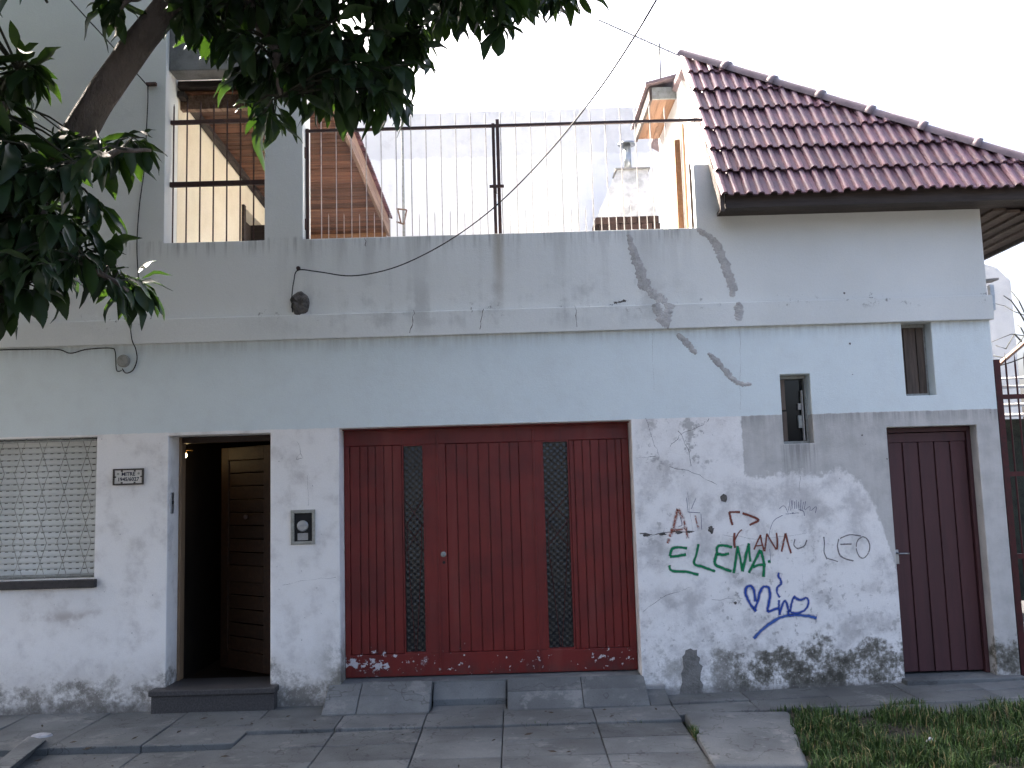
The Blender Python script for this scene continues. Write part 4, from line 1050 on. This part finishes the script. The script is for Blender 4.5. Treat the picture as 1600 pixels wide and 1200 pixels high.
# --- thin pipe at the gallery corner
p0 = at(631,365,4.3); p1 = at(634,165,4.3)
MB().tube([Vector((p0.x,4.3,3.2)), Vector((p0.x,4.3,p1.z))], .018, 8).build('corner_pipe', M['metalgrey'], None, label='thin grey pipe standing at the end of the gallery roof', cat='pipe')
g0 = at(625,335,4.2)
gb = MB(); 
for a, b in (((0,0,.08),(.14,0,.06)),((.14,0,.06),(.10,0,-.14)),((.10,0,-.14),(.0,0,-.10)),((.02,0,.07),(.06,0,-.12))): gb.tube([g0+Vector(a)-Vector((.05,0,0)), g0+Vector(b)-Vector((.05,0,0))], .012, 5)
gb.build('gutter_bracket', M['fasciawood'], gal)

# --- antenna
YA = 2.1
a0 = at(1032,132,YA); a1 = at(1030,68,YA)
an = thing('tv_antenna', a0, 'thin television antenna on a mast above the tiled canopy', 'antenna')
MB().tube([a0-Vector((0,0,.15)), a1], .011, 6).build('mast', M['metalgrey'], an)
e0, e1 = at(935,31,YA), at(1063,88,YA)
MB().tube([e0, e1], .009, 6).build('boom', M['zinc'], an)
for t in (.27,.52,.56,.86):
    p = e0.lerp(e1, t); L_ = .05
    MB().tube([p-Vector((0.0,L_,0)), p+Vector((0.0,L_,0))], .005, 5).build('element', M['zinc'], an)

# ============================================================ NEIGHBOURS
pw_ = thing('party_wall', (0,5.2,0), 'tall pale rendered wall closing the back of the terrace', 'wall')
zpt = at(820,172,5.2).z
mbp = MB(); N_ = 26; xa, xb = -3.0, 3.6
pts = [(xa + (xb-xa)*k/N_, zpt + .012*mnoise.noise((k*.7,1,1)) + (-.03 if k < 3 else 0)) for k in range(N_+1)]
mbp.prism([(xa,0)] + pts + [(xb,0)], 5.2, 5.4); mbp.build('wall', M['party'], pw_)

gt_ = thing('iron_gate', (4.6,.1,.0), 'tall red iron bar gate at the right edge of the house', 'gate')
zg = at(1570,562,.1).z
MB().box(4.215,4.265,.07,.13,.05,zg).build('post', M['redgate'], gt_)
for z in (.35, 1.05, 1.75, 2.42): MB().box(4.265,5.6,.085,.115,z-.02,z+.02).build('rail', M['redgate'], gt_)
for k in range(16):
    xx = 4.33 + .082*k
    MB().tube([(xx,.1,.1),(xx,.1,zg-.05),(xx,.1,zg+.06)], [.008,.008,.001], 6).build('bar', M['redgate'], gt_)
MB().box(4.18,6.0,-.02,.5,-.1,.04).build('gate_paving', M['kerb'], side)
MB().box(4.3,8.0,.9,1.6,.0,.03).build('yard', M['cement'], kind='structure')
nh_ = thing('neighbour_house', (6.8,9,0), 'pale neighbouring house with a sloping roof line beyond the red gate', 'house')
q0 = at(1556,418,9); q1 = at(1602,460,9)
sl_ = (q1.z-q0.z)/(q1.x-q0.x)
MB().prism([(q0.x-1.2,0),(9.5,0),(9.5,q0.z+sl_*(9.5-q0.x)),(q0.x,q0.z),(q0.x-1.2,q0.z+.4)], 9, 9.3).build('wall', M['offwhite'], nh_)
cpq = thing('carport', (6.5,4.5,0), 'low carport with layered pale sheets behind the red gate', 'carport')
r0 = at(1548,582,4.5); r1 = at(1604,530,4.5)
MB().hexa([(r0.x-.3,4.5,r0.z-.25),(r1.x+.8,4.5,r1.z+.55),(r1.x+.8,4.62,r1.z+.55),(r0.x-.3,4.62,r0.z-.25)], [(r0.x-.3,4.5,r0.z-.21),(r1.x+.8,4.5,r1.z+.59),(r1.x+.8,4.62,r1.z+.59),(r0.x-.3,4.62,r0.z-.21)]).build('roof_edge', M['fasciawood'], cpq)
for k, py in enumerate((590, 604, 618, 632, 648)):
    p = at(1575, py, 4.45)
    MB().hexa([(p.x-.6,4.3,p.z-.05),(p.x+1.6,4.3,p.z-.02),(p.x+1.6,4.5,p.z+.02),(p.x-.6,4.5,p.z-.01)],[(p.x-.6,4.3,p.z-.03),(p.x+1.6,4.3,p.z),(p.x+1.6,4.5,p.z+.04),(p.x-.6,4.5,p.z+.01)]).build('sheet', M['lightslab'], cpq)
MB().box(r0.x-.7,r0.x+3,4.8,4.9,.0,at(1575,655,4.8).z).build('rear_panel', worn('dark_hedge_panel', (.035,.042,.032), (.02,.022,.018), 9, .95, bump=.02), cpq)
# pale lamp bracket sticking out of the side wall
c = at(1551,460,1.2)
sb = thing('wall_bracket', c, 'small pale metal bracket on the right side of the house', 'bracket')
MB().hexa([(XE-.01,1.15,c.z+.08),(c.x+.05,1.15,c.z+.14),(c.x+.05,1.3,c.z+.14),(XE-.01,1.3,c.z+.08)],[(XE-.01,1.15,c.z+.10),(c.x+.05,1.15,c.z+.16),(c.x+.05,1.3,c.z+.16),(XE-.01,1.3,c.z+.10)]).build('cover', M['lightslab'], sb)
MB().box(c.x-.02,c.x+.02,1.2,1.25,c.z-.16,c.z+.10).build('tube', M['zinc'], sb)
# bare tree behind
bt = thing('bare_tree', (7.6,6.5,0), 'leafless tree with thin twigs behind the red gate', 'tree')
MB().tube([(7.6,6.5,0),(7.5,6.5,1.6),(7.3,6.5,2.9)], [.12,.10,.06], 8).build('trunk', M['bark'], bt)
for pts in ([(1620,560),(1600,492),(1585,487),(1570,478),(1553,474)], [(1620,560),(1604,525),(1580,522),(1560,530),(1546,536)], [(1606,500),(1592,470),(1580,455)], [(1585,522),(1572,545),(1556,540)], [(1600,525),(1575,560),(1552,556)], [(1610,540),(1595,512),(1590,508)], [(1592,487),(1580,470),(1568,462)], [(1606,556),(1580,566),(1560,572)]):
    P = [at(1660, 600, 6.5)] + [at(p[0], p[1], 6.5 + rnd.uniform(-.2,.2)) for p in pts]
    MB().tube(P, [.02,.013,.010,.007,.005,.004][:len(P)], 5).build('branch', M['twig'], bt)
# litter on the pavement
lt = MB(); c = gat(65,1150,0)
for k in range(1):
    rings = []
    for j, (rr, h) in enumerate(((.085,0),(.07,.014),(.03,.022))):
        rings += [(c.x+rr*math.cos(2*math.pi*i/9)*(1+.3*mnoise.noise((i,j,1))), c.y+rr*.7*math.sin(2*math.pi*i/9)*(1+.3*mnoise.noise((i,j,5))), h+.012*mnoise.noise((i,j,9))-.002) for i in range(9)]
    lt.add(rings, [(j*9+i, j*9+(i+1)%9, (j+1)*9+(i+1)%9, (j+1)*9+i) for j in range(2) for i in range(9)] + [tuple(range(18,27))])
lt.build('litter', M['paper'], None, label='small white crumpled litter on the pavement below the shuttered window', cat='litter')
ck = MB().hexa([gat(-30,1215,-.05),gat(10,1215,-.05),gat(75,1158,-.05),gat(45,1152,-.05)], [gat(-30,1212,.03),gat(0,1212,.03),gat(72,1156,.03),gat(45,1150,.03)])
ck.build('edging_stone', M['slab'], side, bevel=.008)
c = gat(1455,1166,.03)
MB().tube([c+Vector((-.03,0,.03)),c+Vector((0,.01,.045)),c+Vector((.035,0,.03))], [.004,.012,.004], 6).build('litter', M['paper'], None, label='tiny scrap of white litter lying in the grass', cat='litter')

fl = MB()
for _ in range(70):
    a, b = rnd.uniform(-4.2, 1.7), rnd.uniform(-1.9, -.35); zz = .012; th = rnd.uniform(0, 6.28); L_ = rnd.uniform(.012, .045); d = Vector((math.cos(th), math.sin(th), 0)); q = Vector((-d.y, d.x, 0))*L_*rnd.uniform(.15,.4); p = Vector((a, b, zz))
    fl.add([p-d*L_, p+q+Vector((0,0,.006)), p+d*L_+Vector((0,0,.004)), p-q], [(0,1,2,3)])
fl.build('fallen_leaves', worn('dry_leaf', (.055,.04,.025), (.03,.025,.018), 20, .9), label='scattered dry leaf scraps and twigs on the pavement', cat='leaves', kind='stuff')
# ============================================================ TREE
TB = Vector((-3.55,-3.3,-.02))
tree = thing('street_tree', TB, 'big leafy street tree with a leaning limb hanging over the facade', 'tree')
YTk = -3.0
lim = [TB, Vector((-3.52,-3.28,.9)), Vector((-3.42,-3.2,1.9)), Vector((-3.10,-3.08,2.75)), at(85,265,YTk), at(144,173,YTk), at(205,83,YTk), at(262,10,YTk), at(325,-100,YTk), at(400,-260,YTk+.1), at(470,-430,YTk+.2)]
rs_ = [.20,.165,.135,.105,.092,.084,.080,.076,.070,.06,.045]
tk = MB(); LP = []
for i in range(len(lim)-1):
    for k in range(5):
        t = k/5; p = lim[i].lerp(lim[i+1], t); LP.append((p + Vector((mnoise.noise((i+t,1,0)), mnoise.noise((i+t,5,0)), 0))*.02, (rs_[i]*(1-t)+rs_[i+1]*t)*(1+.09*mnoise.noise(((i+t)*1.9,9,2)))))
tk.tube([p for p, r in LP], [r for p, r in LP], 16); tk.build('trunk', M['bark'], tree, smooth=True)
fork = at(300,-80,YTk)
def brn(pts, r0, r1):
    P = []
    for i in range(len(pts)-1):
        for k in range(4): P.append(pts[i].lerp(pts[i+1], k/4) + Vector((rnd.uniform(-1,1),rnd.uniform(-1,1),rnd.uniform(-1,1)))*.012)
    P.append(pts[-1]); n = len(P)
    MB().tube(P, [r0+(r1-r0)*i/(n-1) for i in range(n)], 8).build('branch', M['bark'], tree, smooth=True)
    return P
nodes = []
nodes += brn([fork, at(420,-70,-2.9), at(560,-30,-2.8), at(700,-10,-2.7), at(820,-20,-2.6)], .07, .018)
nodes += brn([fork, at(380,-10,-3.1), at(430,80,-3.2), at(440,150,-3.25)], .045, .012)
nodes += brn([at(420,-70,-2.9), at(500,40,-2.7), at(560,110,-2.6)], .04, .012)
nodes += brn([lim[3], at(10,330,-3.3), at(60,330,-3.4), at(120,400,-3.4), at(200,455,-3.4)], .05, .009)
nodes += brn([lim[3], at(-60,300,-3.2), at(-10,200,-3.2), at(30,110,-3.2)], .05, .012)
nodes += brn([at(40,330,-3.35), at(120,260,-3.5), at(190,235,-3.5), at(235,235,-3.5)], .03, .008)
nodes += brn([at(10,330,-3.3), at(20,420,-3.3), at(30,470,-3.4)], .03, .01)
nodes += brn([fork, at(200,-200,-3.4), at(80,-350,-3.8)], .06, .02)
nodes += brn([at(400,-260,-2.9), at(560,-330,-2.6), at(720,-300,-2.4)], .05, .02)
nodes += brn([at(262,-5,-3.0), at(215,-5,-3.15), at(180,15,-3.2)], .022, .008)

def inpoly(x, y, P):
    c = False; j = len(P)-1
    for i in range(len(P)):
        if (P[i][1] > y) != (P[j][1] > y) and x < (P[j][0]-P[i][0])*(y-P[i][1])/(P[j][1]-P[i][1]) + P[i][0]: c = not c
        j = i
    return c
def sample(P, n, y0, y1):
    out = []; xs_ = [p[0] for p in P]; ys_ = [p[1] for p in P]
    while len(out) < n:
        a, b = rnd.uniform(min(xs_), max(xs_)), rnd.uniform(min(ys_), max(ys_))
        if inpoly(a, b, P): out.append(at(a, b, rnd.uniform(y0, y1)))
    return out
TOP = [(300,-160),(900,-160),(885,-35),(845,-12),(800,15),(760,35),(715,20),(665,35),(620,85),(610,120),(560,125),(520,125),(470,100),(430,150),(405,130),(370,110),(330,80),(300,40),(290,10)]
LEFT = [(-120,150),(0,150),(30,190),(60,220),(150,225),(150,250),(110,275),(60,290),(90,320),(100,360),(130,400),(80,410),(30,440),(0,450),(-120,470)]
cl = sample(TOP, 270, -3.5, -2.3) + sample(LEFT, 175, -3.9, -2.7)
for px, py in ((178,18),(168,8),(165,-15),(30,85),(20,95),(45,100),(5,110),(25,130),(55,110),(10,140),(35,95),(225,215),(200,215),(180,235),(215,228),(160,240),(140,225),(110,215),(150,205),
               (215,440),(190,430),(175,420),(230,452),(150,395),(170,400),(205,445),(140,345),(120,330),(160,330),(100,440),(60,450),(85,430),(20,470),(0,480),(40,455),(10,450),
               (425,190),(410,180),(430,175),(395,165),(610,160),(580,150),(545,150),(600,140),(625,150),(480,140),(505,150),(880,-10),(860,-5),(905,-15),(790,40),(770,30),(630,60),(640,100),(650,75)):
    cl.append(at(px, py, rnd.uniform(-3.4, -2.9)))
cl += sample([(-500,-700),(420,-700),(420,-240),(200,-140),(0,-60),(-500,0)], 160, -6.0, -1.2) + sample([(-420,0),(-120,60),(-120,540),(-420,560)], 110, -4.4, -1.6)  # outer crown clusters out of view, added to keep sky light off the left wall
cl += sample([(300,-520),(980,-480),(960,-160),(300,-160)], 240, -4.6, -1.6) + sample([(-250,-520),(300,-520),(280,-170),(120,-130),(-250,-90)], 150, -5.0, -2.0) + sample([(-320,60),(-120,100),(-120,500),(-320,480)], 50, -4.2, -2.4)

def leaf_mesh(k):
    L_, wd = 1.0, (.19,.215,.18,.205)[k]; mb = MB()
    st = [(.0,.02),(.10,.35),(.28,.85),(.48,1.0),(.68,.85),(.86,.45),(1.0,.02)]
    dr = (.22,.34,.12,.42)[k]
    for (t, q) in st:
        z = -dr*t*t + .03*math.sin(t*9+k); ww = wd*q
        mb.v += [(-ww, t*L_, z + ww*.38 + .012*math.sin(t*14+k*2)), (0, t*L_, z), (ww, t*L_, z + ww*.38 - .012*math.sin(t*13+k))]
    for i in range(len(st)-1):
        for j in range(2): mb.f.append((3*i+j, 3*i+j+1, 3*i+3+j+1, 3*i+3+j))
    return mb
lmb = [leaf_mesh(k) for k in range(4)]
lme = []
for k in range(4):
    me = bpy.data.meshes.new('leaf'); me.from_pydata(lmb[k].v, [], lmb[k].f); me.materials.append(M['leaf'])
    for p in me.polygons: p.use_smooth = True
    a_ = me.attributes.new('leafv', 'FLOAT', 'POINT'); a_.data.foreach_set('value', [.3+.1*k]*len(lmb[k].v)); lme.append(me)
big = []
def proj(p):
    q = p - CAM; dd = q.dot(FWD); return 800 + F*q.dot(RIGHT)/dd, 600 - F*q.dot(UPC)/dd, dd
while len(big) < 560:                                   # unseen crown leaves above and left of the view, added to shade the facade
    v = Vector((rnd.uniform(-1,1), rnd.uniform(-1,1), rnd.uniform(-1,1)))
    if v.length > 1 or v.length < .35: continue
    p = Vector((-4.3,-3.4,5.4)) + Vector((v.x*3.3, v.y*2.6, v.z*2.5))
    a, b, dd = proj(p)
    if dd < 2.2 or p.y > -1.0: continue
    mg = 1400*.75/dd + 60
    if a > -mg and b > -mg: continue
    big.append(p)
while len(big) < 1350:                                   # unseen upper crown, added to darken the left part of the house front
    v = Vector((rnd.uniform(-1,1), rnd.uniform(-1,1), rnd.uniform(-1,1)))
    if v.length > 1: continue
    p = Vector((-4.9,-3.0,6.0)) + Vector((v.x*3.8, v.y*2.6, v.z*2.9))
    a, b, dd = proj(p)
    if dd < 2.2 or p.y > -.6: continue
    if b > -(1400*.7/dd + 50) and a > -(1400*.7/dd + 50): continue
    big.append(p)
nbig = len(big); cl += big
leaves = []; tw = MB()
for ci, c in enumerate(cl):
    nd = min(nodes, key=lambda p: (p-c).length_squared)
    ax_ = (c - nd); dist = ax_.length
    if dist < .02: ax_ = Vector((0,0,-1))
    ax_ = (ax_.normalized() + Vector((0,0,-.25)) + Vector((rnd.uniform(-.4,.4),rnd.uniform(-.4,.4),rnd.uniform(-.3,.3)))).normalized()
    if dist < .9: tw.tube([nd, nd.lerp(c,.5)+Vector((0,0,.03)), c], [.008,.006,.004], 4, cap=False)
    else: tw.tube([c-ax_*.35, c], [.006,.004], 4, cap=False)
    o1 = ax_.orthogonal().normalized(); o2 = ax_.cross(o1)
    n = rnd.randint(8, 13); ph = rnd.random()*6.28
    for i in range(n):
        an_ = ph + i*2.4; rad = o1*math.cos(an_) + o2*math.sin(an_)
        d = (rad*rnd.uniform(.55,1.0) + ax_*rnd.uniform(-.1,.7) + Vector((0,0,-rnd.uniform(.25,1.05)))).normalized()
        upn = (Vector((0,0,1)) + rad*.35 + Vector((rnd.uniform(-.5,.5),rnd.uniform(-.5,.5),0))); xx = d.cross(upn)
        if xx.length < .05: continue
        xx.normalize(); zz = xx.cross(d).normalized()
        base = c - ax_*(.010*(n-i)) + d*.025
        s_ = min(.27, max(.07, rnd.gauss(.155,.042)))*(.8 if i < 3 else 1)*(2.0 if ci >= len(cl)-nbig else 1)
        mt = Matrix((xx, d, zz)).transposed().to_4x4(); mt.translation = base
        leaves.append((base + d*s_*.5, mt, s_, rnd.randrange(4)))
tw.build('twigs', M['twig'], tree, kind='stuff')
def proj(p):
    q = p - CAM; dd = q.dot(FWD); return 800 + F*q.dot(RIGHT)/dd, 600 - F*q.dot(UPC)/dd, dd
vis = []
for i, (p, mt, s_, k) in enumerate(leaves):
    a, b, dd = proj(p)
    if -10 < a < 1610 and -10 < b < 1210: vis.append((s_/dd*abs((mt.to_3x3() @ Vector((0,0,1))).dot((p-CAM).normalized())*.6+.4) + (3.6-dd)*.006, i))
vis.sort(reverse=True); solo = set(i for _, i in vis[:300])
fm = MB(); val = []
for i, (p, mt, s_, k) in enumerate(leaves):
    if i in solo:
        o = place(lme[k], 'leaf', tree, mt.translation, mt.to_quaternion(), (s_,s_,s_))
    else:
        b = len(fm.v); v = min(1, max(0, rnd.gauss(.4,.22)))
        for q in lmb[k].v: fm.v.append(tuple(mt @ (Vector(q)*s_))); val.append(v)
        fm.f += [tuple(j+b for j in f) for f in lmb[k].f]
me = bpy.data.meshes.new('foliage'); offv = TB
me.from_pydata([(v[0]-offv.x, v[1]-offv.y, v[2]-offv.z) for v in fm.v], [], fm.f); me.materials.append(M['leaf'])
for p in me.polygons: p.use_smooth = True
a_ = me.attributes.new('leafv', 'FLOAT', 'POINT'); a_.data.foreach_set('value', val)
fo = bpy.data.objects.new('foliage', me); link(fo, tree); fo['kind'] = 'stuff'
